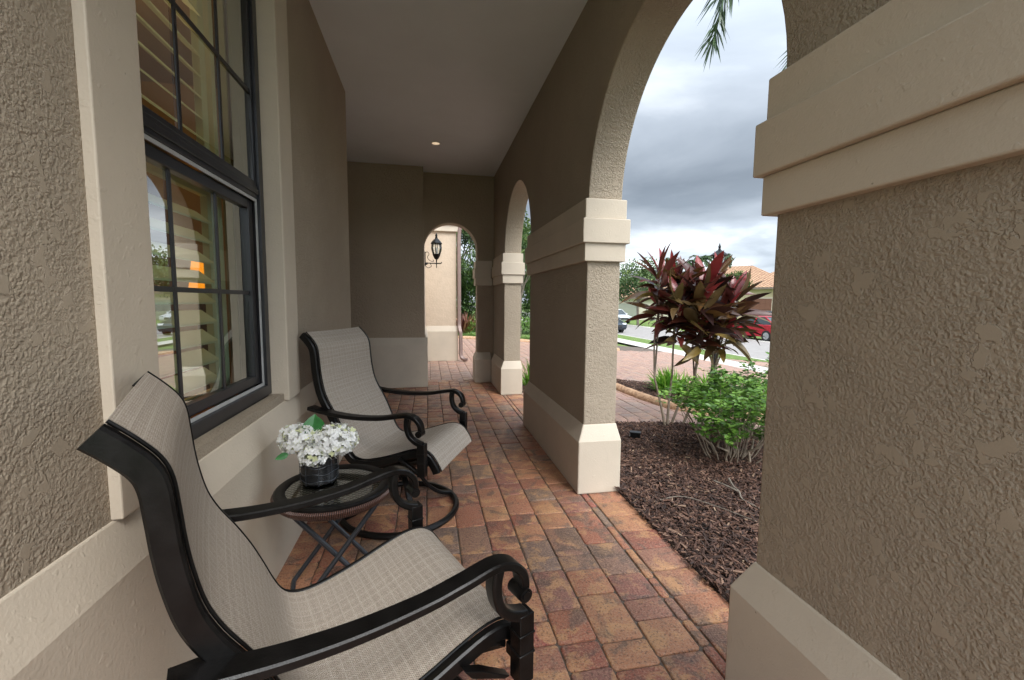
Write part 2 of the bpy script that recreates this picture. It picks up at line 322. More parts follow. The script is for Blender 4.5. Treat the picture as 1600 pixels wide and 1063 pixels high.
# ------------------------------------------------------------------ mesh helpers
class MB:
    def __init__(s): s.v = []; s.f = []; s.t = []; s.uv = {}; s.sm = []
    def add(s, vs, fs, tint=0., smooth=False, uvs=None):
        o = len(s.v); s.v += [tuple(x) for x in vs]
        for i, f in enumerate(fs):
            if uvs: s.uv[len(s.f)] = [uvs[k] for k in f]
            s.f.append(tuple(o+k for k in f)); s.t.append(tint); s.sm.append(smooth)
    def box(s, a, b, tint=0.):
        (x0, y0, z0), (x1, y1, z1) = a, b
        s.add([(x0, y0, z0), (x1, y0, z0), (x1, y1, z0), (x0, y1, z0), (x0, y0, z1), (x1, y0, z1), (x1, y1, z1), (x0, y1, z1)],
              [(0, 3, 2, 1), (4, 5, 6, 7), (0, 1, 5, 4), (1, 2, 6, 5), (2, 3, 7, 6), (3, 0, 4, 7)], tint)
    def frustum(s, a0, b0, z0, a1, b1, z1, tint=0.):     # rectangle a0..b0 at z0 to rectangle a1..b1 at z1
        s.add([(a0[0], a0[1], z0), (b0[0], a0[1], z0), (b0[0], b0[1], z0), (a0[0], b0[1], z0),
               (a1[0], a1[1], z1), (b1[0], a1[1], z1), (b1[0], b1[1], z1), (a1[0], b1[1], z1)],
              [(0, 3, 2, 1), (4, 5, 6, 7), (0, 1, 5, 4), (1, 2, 6, 5), (2, 3, 7, 6), (3, 0, 4, 7)], tint)
    def tube(s, pts, r, n=10, closed=False, tint=0., cap=True, flat=1.):
        pts = [Vector(p) for p in pts]; m = len(pts); rs = r if isinstance(r, (list, tuple)) else [r]*m
        base = len(s.v); up = None; rings = []
        for i in range(m):
            if closed: d = pts[(i+1) % m]-pts[i-1]
            else: d = pts[min(i+1, m-1)]-pts[max(i-1, 0)]
            d.normalize()
            if up is None: up = Vector((0, 0, 1)) if abs(d.z) < .9 else Vector((1, 0, 0))
            x = d.cross(up).normalized(); y = x.cross(d).normalized(); up = y
            rings.append([pts[i]+x*cos(2*pi*k/n)*rs[i]+y*sin(2*pi*k/n)*rs[i]*flat for k in range(n)])
        vs = [q for rg in rings for q in rg]; fs = []
        for i in range(m if closed else m-1):
            j = (i+1) % m
            for k in range(n): fs.append((i*n+k, i*n+(k+1) % n, j*n+(k+1) % n, j*n+k))
        s.add(vs, fs, tint, True)
        if cap and not closed:
            s.add(rings[0], [tuple(range(n-1, -1, -1))], tint); s.add(rings[-1], [tuple(range(n))], tint)
    def sweep(s, pts, side, w, th, tint=0., closed=False):
        """rectangular bar along pts; side = width direction (vector or list); w, th may be lists"""
        pts = [Vector(p) for p in pts]; m = len(pts); vs = []
        for i in range(m):
            if closed: d = pts[(i+1) % m]-pts[i-1]
            else: d = pts[min(i+1, m-1)]-pts[max(i-1, 0)]
            d.normalize(); sd = Vector(side[i] if isinstance(side, list) else side); sd = (sd-d*sd.dot(d)).normalized()
            nn = d.cross(sd); a = (w[i] if isinstance(w, list) else w)/2; b = (th[i] if isinstance(th, list) else th)/2
            c = min(a, b)*.35
            for (p, q) in ((-a+c, -b), (a-c, -b), (a, -b+c), (a, b-c), (a-c, b), (-a+c, b), (-a, b-c), (-a, -b+c)):
                vs.append(pts[i]+sd*p+nn*q)
        fs = []
        for i in range(m if closed else m-1):
            j = (i+1) % m
            for k in range(8): fs.append((i*8+k, i*8+(k+1) % 8, j*8+(k+1) % 8, j*8+k))
        if not closed: fs += [tuple(range(7, -1, -1)), tuple((m-1)*8+k for k in range(8))]
        s.add(vs, fs, tint, True)
    def lathe(s, prof, n=24, c=(0, 0, 0), tint=0., uv=False):
        vs = []; uvs = []
        for j, (r, z) in enumerate(prof):
            for k in range(n+1):
                a = 2*pi*k/n; vs.append((c[0]+r*cos(a), c[1]+r*sin(a), c[2]+z)); uvs.append((k/n, j/len(prof)))
        fs = [(j*(n+1)+k, j*(n+1)+k+1, (j+1)*(n+1)+k+1, (j+1)*(n+1)+k) for j in range(len(prof)-1) for k in range(n)]
        s.add(vs, fs, tint, True, uvs)
    def prism(s, poly, axis, a, b, tint=0.):
        """2D polygon extruded; axis 'x': poly (y,z); 'y': (x,z); 'z': (x,y)"""
        def P(p, t): return {'x': (t, p[0], p[1]), 'y': (p[0], t, p[1]), 'z': (p[0], p[1], t)}[axis]
        n = len(poly)
        s.add([P(p, a) for p in poly]+[P(p, b) for p in poly],
              [tuple(range(n)), tuple(range(2*n-1, n-1, -1))]+[(i, n+i, n+(i+1) % n, (i+1) % n) for i in range(n)], tint)
    def build(s, name, mat, parent=None, bevel=0, sharp=30, segs=2, fix=True):
        me = bpy.data.meshes.new(name); me.from_pydata(s.v, [], s.f)
        if any(s.t):
            at = me.attributes.new('tint', 'FLOAT', 'FACE'); at.data.foreach_set('value', s.t)
        if s.uv:
            ul = me.uv_layers.new(name='UVMap'); li = 0
            for i, f in enumerate(s.f):
                u = s.uv.get(i)
                for k in range(len(f)):
                    if u: ul.data[li].uv = u[k]
                    li += 1
        me.polygons.foreach_set('use_smooth', s.sm)
        if fix and len(s.f) < 20000:
            bm = bmesh.new(); bm.from_mesh(me); bmesh.ops.remove_doubles(bm, verts=bm.verts, dist=1e-5); bmesh.ops.recalc_face_normals(bm, faces=bm.faces); bm.to_mesh(me); bm.free()
        if any(s.sm): me.set_sharp_from_angle(angle=radians(sharp))
        me.materials.append(mat); o = bpy.data.objects.new(name, me); COL.objects.link(o)
        if parent: o.parent = parent
        if bevel:
            md = o.modifiers.new('bevel', 'BEVEL'); md.width = bevel; md.segments = segs; md.limit_method = 'ANGLE'; md.angle_limit = radians(25); md.harden_normals = False
        return o
def tag(o, label=None, cat=None, group=None, kind=None):
    for k, v in (('label', label), ('category', cat), ('group', group), ('kind', kind)):
        if v: o[k] = v
    return o
def thing(name, loc, rz, label, cat, group=None):
    o = bpy.data.objects.new(name, None); COL.objects.link(o); o.location = loc; o.rotation_euler = (0, 0, rz); o.empty_display_size = .1
    return tag(o, label, cat, group)
def kids(o): return [c for c in bpy.data.objects if c.parent == o]
def copy_tree(o, parent=None):
    c = o.copy(); COL.objects.link(c); c.parent = parent
    for ch in kids(o): copy_tree(ch, c)
    return c
def smooth_path(pts, n=6):
    P = [Vector(p) for p in pts]; out = []
    for i in range(len(P)-1):
        a, b, c, d = P[max(i-1, 0)], P[i], P[i+1], P[min(i+2, len(P)-1)]
        for k in range(n):
            t = k/n; out.append(.5*((2*b)+(c-a)*t+(2*a-5*b+4*c-d)*t*t+(3*b-a-3*c+d)*t**3))
    out.append(P[-1]); return out
def gz(x):      # the front yard falls away towards the street
    if x < 3: return 0.
    if x > 13: return -.87
    t = x-3; return -.087*t
def inpoly(x, y, P):
    c = False; j = len(P)-1
    for i in range(len(P)):
        if (P[i][1] > y) != (P[j][1] > y) and x < (P[j][0]-P[i][0])*(y-P[i][1])/(P[j][1]-P[i][1])+P[i][0]: c = not c
        j = i
    return c

# ================================================================== SETTING: ground
def strip(name, mat, x0, x1, y0, y1, dz, lab, nx=12, ny=2):
    m = MB(); xs = [x0+(x1-x0)*i/nx for i in range(nx+1)]; ys = [y0+(y1-y0)*j/ny for j in range(ny+1)]
    m.add([(x, y, gz(x)+dz) for y in ys for x in xs], [(j*(nx+1)+i, j*(nx+1)+i+1, (j+1)*(nx+1)+i+1, (j+1)*(nx+1)+i) for j in range(ny) for i in range(nx)])
    return tag(m.build(name, mat, fix=False), lab, None, None, 'structure')
xs = [-60, -20, 3, 5, 8, 10.5, 13, 40, 400]
m = MB(); ys = [-300, -20, 0, 20, 60, 500]; nx = len(xs)-1
m.add([(x, y, gz(x)-.10) for y in ys for x in xs], [(j*(nx+1)+i, j*(nx+1)+i+1, (j+1)*(nx+1)+i+1, (j+1)*(nx+1)+i) for j in range(len(ys)-1) for i in range(nx)])
tag(m.build('ground', MT['grass'], fix=False), 'green lawn grass around the houses and along the street', None, None, 'structure')
strip('road', MT['asphalt'], 13.05, 19.3, -60, 200, -.075, 'grey residential street beyond the sidewalk', 2)
m = MB()
for y0, y1, in ((-60, 200),):
    m.add([(x, y, gz(x)+z) for y in (y0, y1) for x, z in ((12.75, -.10), (12.75, -.04), (13.04, -.045), (13.08, -.10))], [(0, 1, 5, 4), (1, 2, 6, 5), (2, 3, 7, 6)])
    m.add([(x, y, -.87+z) for y in (y0, y1) for x, z in ((19.2, -.10), (19.25, -.045), (19.55, -.04), (19.55, -.10))], [(0, 1, 5, 4), (1, 2, 6, 5), (2, 3, 7, 6)])
tag(m.build('kerb', MT['concrete'], fix=False), 'pale concrete kerbs edging the street', None, None, 'structure')
strip('sidewalk', MT['concrete'], 8.35, 10.0, -60, 200, -.012, 'pale concrete sidewalk across the driveway and lawn', 4)
strip('verge', MT['grass'], 10.0, 12.75, 13.8, 200, -.05, 'grass verge between sidewalk and street', 4)
strip('sand_bed', MT['sand'], -4, 8.35, -3.0, 15.5, -.0085, 'sandy joints between the brick pavers', 12, 2)
strip('apron_bed', MT['sand'], 10.0, 12.75, 3.0, 13.2, -.016, 'sandy joints between the apron pavers', 4)

BED1 = [(1.285, -2.9), (1.285, 4.42), (1.98, 4.25), (2.5, 4.12), (3.2, 3.9), (4.6, 3.6), (7, 3.2), (7, -2.9)]
CURB = [(2.80, 6.75), (2.80, 6.2), (2.83, 5.6), (2.90, 5.05), (3.02, 4.72), (3.35, 4.52), (4.0, 4.36), (5.2, 4.1), (7, 3.85)]
BED2 = [(2.95, 6.72), (3.4, 6.60), (4.5, 6.5), (6.0, 6.3), (7, 6.0), (7.2, 3.9), (5.2, 4.15), (4.0, 4.4), (3.4, 4.6), (3.08, 4.8), (2.98, 5.1), (2.9, 5.8), (2.88, 6.2)]
DRIVE_FAR = [(-3, 15.6), (.8, 15.25), (1.6, 14.75), (2.4, 14.2), (3.3, 13.55), (4.6, 13.15), (6.1, 13.1), (7.8, 14.0), (8.35, 14.1)]
BEDB = [(1.27, 5.95), (1.27, 7.0), (1.75, 7.1), (1.95, 6.4), (1.65, 5.9)]
def drive_y(x):
    for a, b in zip(DRIVE_FAR, DRIVE_FAR[1:]):
        if a[0] <= x <= b[0]: return a[1]+(b[1]-a[1])*(x-a[0])/(b[0]-a[0])
    return 0
def paver(mb, x0, x1, y0, y1, z, tint, j=.0035, b=.0055, d=.02, f=lambda x: 0):
    dz = random.uniform(-.0016, .0016); tl = random.uniform(-.002, .002)
    x0 += j*random.uniform(.5, 1.2); x1 -= j*random.uniform(.5, 1.2); y0 += j*random.uniform(.5, 1.2); y1 -= j*random.uniform(.5, 1.2)
    c = min(.009, (x1-x0)*.25, (y1-y0)*.25)
    def ring(i, zz, cc):
        P = [(x0+i+cc, y0+i), (x1-i-cc, y0+i), (x1-i, y0+i+cc), (x1-i, y1-i-cc), (x1-i-cc, y1-i), (x0+i+cc, y1-i), (x0+i, y1-i-cc), (x0+i, y0+i+cc)]
        return [(px+random.uniform(-.0015, .0015), py+random.uniform(-.0015, .0015), z+zz+f(px)+dz+tl*(px-x0)/(x1-x0)) for px, py in P]
    r0 = ring(0, -d, c); r1 = ring(0, -b*.8, c); r15 = ring(b*.35, -b*.25, c*.95); r2 = ring(b*1.3, 0, c*.8)
    o = len(mb.v); fs = []
    for q in range(3):
        for k in range(8): fs.append((q*8+k, q*8+(k+1) % 8, (q+1)*8+(k+1) % 8, (q+1)*8+k))
    fs.append(tuple(24+k for k in range(8)))
    mb.add(r0+r1+r15+r2, fs, tint, True)
random.seed(3)
pf = MB()
colsx = [-.72, -.545, -.37, -.195, -.02, .152, .318, .475, .635, .822, 1.003]
LEN = (.125, .178, .178, .178, .27, .27)
def run_col(mb, x0, x1, y0, y1, test, z=0, f=lambda x: 0, lens=LEN):
    y = y0+random.uniform(-.2, 0)
    while y < y1:
        l = random.choice(lens)
        if test((x0+x1)/2, y+l/2): paver(mb, x0, x1, y, y+l, z, random.uniform(.02, 1), f=f)
        y += l
for a, b in zip(colsx, colsx[1:]):
    run_col(pf, a, b, -1.6, 7.06, lambda x, y: -1.6 < y < 7.05)
run_col(pf, 1.005, 1.052, -1.6, 7.06, lambda x, y: y < 7.05, lens=(.14, .17, .24))
y = -1.6
while y < 4.38: paver(pf, 1.055, 1.277, y, y+.1805, 0, random.uniform(.02, 1)); y += .1805
while y < 5.9: paver(pf, 1.055, 1.277, y, y+.1805, 0, random.uniform(.02, 1)); y += .1805
# entry alcove floor
for i in range(14):
    run_col(pf, -.72-.175*(i+1), -.72-.175*i, 4.45, 6.62, lambda x, y: True)
tag(pf.build('porch_floor', MT['paver'], sharp=60, fix=False), 'red and tan clay brick pavers of the porch floor', None, None, 'structure')
po = MB(); x = 1.28
def ok_walk(x, y):
    if inpoly(x, y, BED1) or inpoly(x, y, BED2) or inpoly(x, y, BEDB): return False
    if y > drive_y(x)-.05: return False
    return True
i = 0
while x < 8.33:
    run_col(po, x, x+.178, 3.0, 15.6, ok_walk, f=gz); x += .178
x = -3.0
while x < 1.26:
    run_col(po, x, x+.178, 7.12, 15.6, lambda x, y: ok_walk(x, y) and not (x < .64 and y > 9.45), f=gz); x += .178
x = 10.02
while x < 12.7:
    run_col(po, x, x+.178, 3.0, 13.1, lambda x, y: 3 < y < 13.1, f=gz); x += .178
tag(po.build('driveway', MT['paver_out'], sharp=60, fix=False), 'sunlit brick paver driveway and walkway outside the arches', None, None, 'structure')
# soldier course between bed and walkway
sc_ = MB(); pts = [(1.30, 4.40), (1.98, 4.26), (2.5, 4.13), (3.2, 3.91), (4.6, 3.61)]
for (ax, ay), (bx, by) in zip(pts, pts[1:]):
    l = hypot(bx-ax, by-ay); n = int(l/.115); ang = atan2(by-ay, bx-ax)
    for k in range(n):
        t0 = k/n; mbx = MB(); paver(mbx, 0, l/n, 0, .2, 0, random.uniform(.05, .98), b=.014, d=.05)
        vs = [(ax+(bx-ax)*t0+vx*cos(ang)-vy*sin(ang), ay+(by-ay)*t0+vx*sin(ang)+vy*cos(ang), vz+.012+gz(ax+(bx-ax)*t0)) for vx, vy, vz in mbx.v]
        sc_.add(vs, mbx.f, mbx.t[0], True)
tag(sc_.build('path_edging', MT['paver_out'], sharp=60, fix=False), 'raised row of pavers edging the walkway beside the mulch', None, None, 'structure')
# rounded stamped kerb along the second bed, and one at the far end of the drive
def stamped(name, pts, lab, r=.075):
    mb = MB(); P = smooth_path([(x, y, gz(x)+.0) for x, y in pts], 10); acc = 0; seg = [P[0]]; 
    for a, b in zip(P, P[1:]):
        acc += (b-a).length; seg.append(b)
        if acc > .30:
            q = [seg[0]+(seg[1]-seg[0])*.08]+seg[1:-1]+[seg[-1]+(seg[-2]-seg[-1])*.08]
            mb.tube(q, [r*.93]+[r]*(len(q)-2)+[r*.93], 14); seg = [b]; acc = 0
    mb.tube(P, r*.86, 12)
    return tag(mb.build(name, MT['curb']), lab, None, None, 'structure')
stamped('garden_kerb', CURB, 'rounded tan stamped kerb along the planting bed')
stamped('garden_kerb', [(.2, 15.45), (.8, 15.3), (1.6, 14.8), (2.4, 14.25), (3.3, 13.6), (4.6, 13.2), (6.1, 13.15)], 'tan kerb at the far end of the driveway', .09)
# mulch
def soil(poly, dz, lab):
    mb = MB(); mb.add([(x, y, gz(x)+dz) for x, y in poly], [tuple(range(len(poly)))])
    return tag(mb.build('mulch_bed', MT['soil'], fix=False), lab, None, None, 'structure')
m = MB(); gx = [1.279, 2, 3, 4, 5, 6, 7]; gy = [-2.9, -1, 0, 1, 2, 3, 4.4]
for i in range(6):
    for j in range(6):
        cx = [gx[i], gx[i+1]]; cy = [gy[j], gy[j+1]]
        top = lambda x: min(cy[1], 4.42-.235*max(0, x-1.28)-.0)
        m.add([(cx[0], cy[0], gz(cx[0])-.006), (cx[1], cy[0], gz(cx[1])-.006), (cx[1], top(cx[1]), gz(cx[1])-.006), (cx[0], top(cx[0]), gz(cx[0])-.006)], [(0, 1, 2, 3)])
tag(m.build('mulch_soil', MT['soil'], fix=False), 'dark soil of the planting bed beside the porch', None, None, 'structure')
soil(BED2, -.004, 'dark soil of the planting bed beyond the walkway'); soil(BEDB, -.004, 'dark soil of the small bed by the far pillar')
def chips(poly, dens, bbox, hump=0.):
    mb = MB(); x0, x1, y0, y1 = bbox; n = int((x1-x0)*(y1-y0)*dens)
    for _ in range(n):
        x = random.uniform(x0, x1); y = random.uniform(y0, y1)
        if not inpoly(x, y, poly): continue
        l = random.uniform(.016, .05)*random.choice((.6, 1, 1, 1.6)); w = random.uniform(.004, .015); a = random.uniform(0, pi); tl = random.gauss(0, .33); h_ = random.uniform(.002, .006)
        hz = gz(x)+.004+random.uniform(0, .02)+hump*noise.noise(Vector((x*2.2, y*2.2, 0)))+.01
        d = Vector((cos(a)*cos(tl), sin(a)*cos(tl), sin(tl))); sdv = Vector((-sin(a), cos(a), random.gauss(0, .35))).normalized(); nn = d.cross(sdv)
        c = Vector((x, y, hz)); t = random.betavariate(1.2, 1.9)
        vs = [c+d*l/2*p+sdv*w/2*q*(1 if p < 0 else random.uniform(.3, 1))+nn*h_/2*r for r in (-1, 1) for p, q in ((-1, -1), (1, -1), (1, 1), (-1, 1))]
        mb.add(vs, [(4, 5, 6, 7), (0, 1, 5, 4), (1, 2, 6, 5), (2, 3, 7, 6), (3, 0, 4, 7)], t)
    return mb
random.seed(11)
c1 = chips([(1.262, -2.9), (1.262, 4.42)]+BED1[2:], 5600, (1.262, 3.3, .9, 4.35), .012)
tag(c1.build('bark_mulch', MT['mulch'], fix=False), 'dark brown shredded bark mulch beside the porch', 'mulch', None, 'stuff')
c2 = chips(BED2, 2200, (2.9, 5, 4.3, 6.7)); c2b = chips(BEDB, 2200, (1.27, 2, 5.9, 7.1))
for vs in (c2b,):
    o_ = len(c2.v); c2.v += vs.v; c2.f += [tuple(o_+k for k in f) for f in vs.f]; c2.t += vs.t; c2.sm += vs.sm
tag(c2.build('bark_mulch', MT['mulch'], fix=False), 'bark mulch under the bright green clumps beyond the walkway', 'mulch', None, 'stuff')

# ================================================================== SETTING: the porch building
ZC = 3.24
XW, XB = -.745, -.705           # window wall face, its base course
XA, XA2 = 1.03, 1.262           # arcade wall faces
# ---- window wall
ww = thing('window_wall', (0, 0, 0), 0, 'taupe stucco house wall on the left, holding the tall window', 'wall')
m = MB(); ys = [-.45, 1.33, 2.42, 4.47]; zs = [0, .81, 2.82, ZC]
for i in range(3):
    for j in range(3):
        if i == 1 and j == 1: continue
        m.add([(XW, ys[i], zs[j]), (XW, ys[i+1], zs[j]), (XW, ys[i+1], zs[j+1]), (XW, ys[i], zs[j+1])], [(0, 1, 2, 3)])
        m.add([(XW-.22, ys[i], zs[j]), (XW-.22, ys[i+1], zs[j]), (XW-.22, ys[i+1], zs[j+1]), (XW-.22, ys[i], zs[j+1])], [(3, 2, 1, 0)])
m.add([(XW, 4.47, 0), (XW-.22, 4.47, 0), (XW-.22, 4.47, ZC), (XW, 4.47, ZC)], [(0, 1, 2, 3)])
for z in (.81, 2.82): m.add([(XW, 1.33, z), (XW, 2.42, z), (XW-.22, 2.42, z), (XW-.22, 1.33, z)], [(0, 1, 2, 3)])
for yy in (1.33, 2.42): m.add([(XW, yy, .81), (XW, yy, 2.82), (XW-.22, yy, 2.82), (XW-.22, yy, .81)], [(0, 1, 2, 3)])
m.build('stucco_wall', MT['stucco'], ww)
m = MB(); m.prism([(XW-.005, 0), (XB, 0), (XB, .65), (XW+.004, .77), (XW-.005, .77)], 'y', -.44, 4.51); m.build('base_course', MT['trim'], ww, .006)
XF = -.720; YA, YB = 1.33, 2.42
m = MB(); m.box((XW-.01, 1.15, .772), (XF, YA, 3.0)); m.build('window_surround', MT['trim'], ww, .004)
m = MB(); m.box((XW-.01, YB, .772), (XF, 2.62, 3.0)); m.build('window_surround', MT['trim'], ww, .004)
m = MB(); m.box((XW-.01, YA+.003, 2.82), (XF, YB-.003, 2.998)); m.build('window_surround', MT['trim'], ww, .004)
m = MB(); m.box((XW-.09, YB-.004, .80), (XF-.004, YB+.0035, 2.82)); m.box((XW-.09, YA-.0035, .80), (XF-.004, YA+.004, 2.82)); m.build('window_reveal', MT['trim'], ww)
m = MB(); m.prism([(-.88, .70), (XW+.0005, .70), (XW+.0005, .767), (XW-.004, .772), (-.81, .812), (-.88, .812)], 'y', YA-.003, YB+.003); m.build('sill', MT['trim'], ww, .003)
win = MB()
def ringbox(mb, x0, x1, ya, yb, za, zb, w, wt=None):
    wt = wt or w
    mb.box((x0, ya, za), (x1, ya+w, zb)); mb.box((x0, yb-w, za), (x1, yb, zb)); mb.box((x0, ya+w, za), (x1, yb-w, za+wt)); mb.box((x0, ya+w, zb-wt), (x1, yb-w, zb))
Y0, Y1 = YA+.004, YB-.004
ringbox(win, -.92, -.802, Y0, Y1, .813, 2.815, .052)
win.box((-.90, Y0+.052, 1.785), (-.812, Y1-.052, 1.846)); win.box((-.812, Y0+.052, 1.803), (-.806, Y1-.052, 1.829))
wf = win.build('window', MT['frame_black'], ww, .003)
m = MB(); ringbox(m, -.822, -.817, Y0+.053, Y1-.053, .866, 1.784, .014); m.build('screen_track', plain('screen_track_grey', (.42, .42, .41), .45), wf)
m = MB(); ringbox(m, -.872, -.833, Y0+.068, Y1-.068, .881, 1.770, .050, .042); m.build('lower_sash', MT['frame_black'], wf, .003)
m = MB(); ringbox(m, -.85, -.816, Y0+.053, Y1-.053, 1.847, 2.762, .02); m.build('upper_sash', MT['frame_black'], wf, .003)
m = MB(); YL0, YL1 = Y0+.119, Y1-.119
for y in (1.674, 1.998): m.box((-.849, y-.009, .924), (-.843, y+.009, 1.727))
m.box((-.8485, YL0, 1.321), (-.8435, YL1, 1.339)); m.build('glazing_bars', MT['frame_black'], wf)
m = MB(); YU0, YU1 = Y0+.074, Y1-.074
for t in (1/3, 2/3): m.box((-.826, YU0+(YU1-YU0)*t-.009, 1.868), (-.820, YU0+(YU1-YU0)*t+.008, 2.741))
m.box((-.8255, YU0, 2.267), (-.8205, YU1, 2.286)); m.build('glazing_bars', MT['frame_black'], wf)
m = MB(); m.add([(-.850, YL0-.005, .918), (-.850, YL1+.005, .918), (-.850, YL1+.005, 1.733), (-.850, YL0-.005, 1.733)], [(0, 1, 2, 3)]); m.build('lower_pane', MT['glass'], wf, fix=False)
m = MB(); m.add([(-.827, YU0-.005, 1.862), (-.827, YU1+.005, 1.862), (-.827, YU1+.005, 2.745), (-.827, YU0-.005, 2.745)], [(0, 1, 2, 3)]); m.build('upper_pane', MT['glass'], wf, fix=False)
# shutters inside
sh = MB(); XS = -.958; SY = 2.19
for za, zb in ((.84, 1.80), (1.80, 2.79)):
    sh.box((XS-.03, SY, za), (XS, SY+.05, zb)); sh.box((XS-.03, 1.30, za), (XS, 1.355, zb))
    sh.box((XS-.03, 1.355, za), (XS, SY, za+.05)); sh.box((XS-.03, 1.355, zb-.05), (XS, SY, zb))
sh.box((XS-.02, SY+.075, .83), (XS+.01, SY+.115, 2.80))
shp = sh.build('shutter', MT['shutter'], ww, .003)
z = .955
while z < 2.74:
    if abs(z-1.80) > .07:
        m = MB(); a = radians(38); dx, dz = .042*cos(a), .042*sin(a)
        m.add([(XS-.015-dx, 1.357, z+dz), (XS-.015+dx, 1.357, z-dz), (XS-.015+dx, SY-.002, z-dz), (XS-.015-dx, SY-.002, z+dz),
               (XS-.015-dx, 1.357, z+dz+.008), (XS-.015+dx, 1.357, z-dz+.008), (XS-.015+dx, SY-.002, z-dz+.008), (XS-.015-dx, SY-.002, z+dz+.008)],
              [(0, 3, 2, 1), (4, 5, 6, 7), (0, 1, 5, 4), (1, 2, 6, 5), (2, 3, 7, 6), (3, 0, 4, 7)])
        m.build('slat', MT['shutter'], shp)
    z += .087
# the room behind
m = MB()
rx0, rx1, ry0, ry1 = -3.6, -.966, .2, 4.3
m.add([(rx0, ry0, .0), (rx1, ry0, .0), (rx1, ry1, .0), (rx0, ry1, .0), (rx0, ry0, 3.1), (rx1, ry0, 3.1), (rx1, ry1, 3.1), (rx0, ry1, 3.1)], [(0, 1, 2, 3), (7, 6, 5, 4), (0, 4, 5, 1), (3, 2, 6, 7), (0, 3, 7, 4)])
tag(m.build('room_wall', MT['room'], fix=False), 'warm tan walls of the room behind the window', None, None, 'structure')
m = MB(); m.box((-.965, 2.36, .82), (-.925, 2.44, 2.81)); m.build('inner_jamb', plain('inner_jamb', (.30, .36, .28), .6), ww)
lp = thing('table_lamp', (-1.6, 3.52, 0), 0, 'glowing orange lamp seen between the shutter slats', 'lamp')
m = MB(); m.lathe([(0, .0), (.14, 0), (.14, .02), (.03, .04), (.025, .9), (.05, 1.0), (.02, 1.40), (0, 1.40)], 20); m.build('stand', MT['black'], lp)
m = MB(); m.lathe([(.085, 1.36), (.055, 1.60)], 24); m.build('lamp_shade', MT['shade'], lp)
pl = bpy.data.lights.new('room_fill', 'POINT'); pl.energy = 10; pl.color = (1, .64, .30); pl.shadow_soft_size = .12  # added fill high by the window to light the slats, apart from table_lamp
plo = bpy.data.objects.new('room_fill', pl); COL.objects.link(plo); plo.location = (-1.75, 2.3, 2.75)
# ---- ceiling
ce = MB(); ce.box((-3.6, -.25, ZC), (XA+.002, 7.2, ZC+.12)); ceo = ce.build('porch_ceiling', MT['ceil'])
tag(ceo, 'smooth grey painted porch ceiling with one recessed light', 'ceiling')
m = MB(); m.lathe([(.060, -.004), (.062, .0005), (.045, .0005)], 28, (.11, 5.63, ZC-.001)); m.lathe([(.062, 0), (.0605, -.006), (.048, -.006), (.046, -.001)], 28, (.11, 5.63, ZC-.001)); rl = m.build('recessed_light', MT['white'], ceo)
m = MB(); m.lathe([(.0465, -.0035), (0, -.0035)], 28, (.11, 5.63, ZC-.001)); m.build('bulb', MT['bulb'], rl)
# ---- entry wall (faces the camera) and alcove
ew = thing('entry_wall', (0, 0, 0), 0, 'dark taupe stucco wall facing the camera beyond the front chairs', 'wall')
m = MB(); m.box((-3.6, 6.62, 0), (-.055, 6.9, ZC-.001)); m.build('stucco_wall', MT['stucco_fine'], ew)
m = MB(); m.prism([(6.64, 0), (6.565, 0), (6.565, .64), (6.615, .745), (6.64, .745)], 'x', -3.6, -.012); m.build('base_course', MT['trim'], ew, .006)
m = MB(); m.box((-3.8, 4.2, 0), (-3.6, 7.0, ZC+.1)); m.build('alcove_wall', MT['stucco_fine'], ew)
# ---- arcade wall with round arches
ar = thing('arcade_wall', (0, 0, 0), 0, 'taupe stucco wall with round arches and beige banded pillars on the right', 'arcade')
def arch_pts(c, z, r, n=40): return [(c-r*cos(pi*k/n), z+r*sin(pi*k/n)) for k in range(n+1)]
poly = [(-2.6, ZC+.1), (-2.6, 0), (-2.05, 0)]
arches = [(-1.26, 1.955, .79), (1.945, 1.955, .79), (5.13, 1.92, .77)]
poly = [(-.47, ZC+.1), (-.47, 0)]
for c, z, r in arches[1:]: poly += [(c-r, 0)]+arch_pts(c, z, r)+[(c+r, 0)]
poly += [(6.92, 0), (6.92, ZC+.1)]
m = MB(); m.prism(poly, 'x', XA, XA2)
m.build('stucco_wall', MT['stucco'], ar, .008)
piers = [(-2.6, -2.05), (-.47, 1.155), (2.735, 4.36), (5.90, 6.92)]
for i, (a, b) in enumerate(piers):
    if i == 0: continue
    end = b if i < 3 else 6.80; pe = .05 if i < 3 else 0
    m = MB(); pr = .05
    m.box((XA-pr, a-pr, 0), (XA2+.024, end+pe, .362)); m.frustum((XA-pr, a-pr), (XA2+.024, end+pe), .362, (XA-.003, a-.003), (XA2+.004, end+(.003 if pe else 0)), .47)
    m.build('pillar_base', MT['trim'], ar, .008)
    m = MB()
    for z0, z1, p in ((1.565, 1.682, .030), (1.682, 1.838, .050), (1.838, 1.965, .030)):
        if i == 3: z0, z1 = z0-.02, z1-.035*(z1-1.545)
        m.box((XA-p, a-p, z0), (XA2+p-.008, end+(p if pe else 0), z1))
    m.build('capital', MT['trim'], ar, .005)
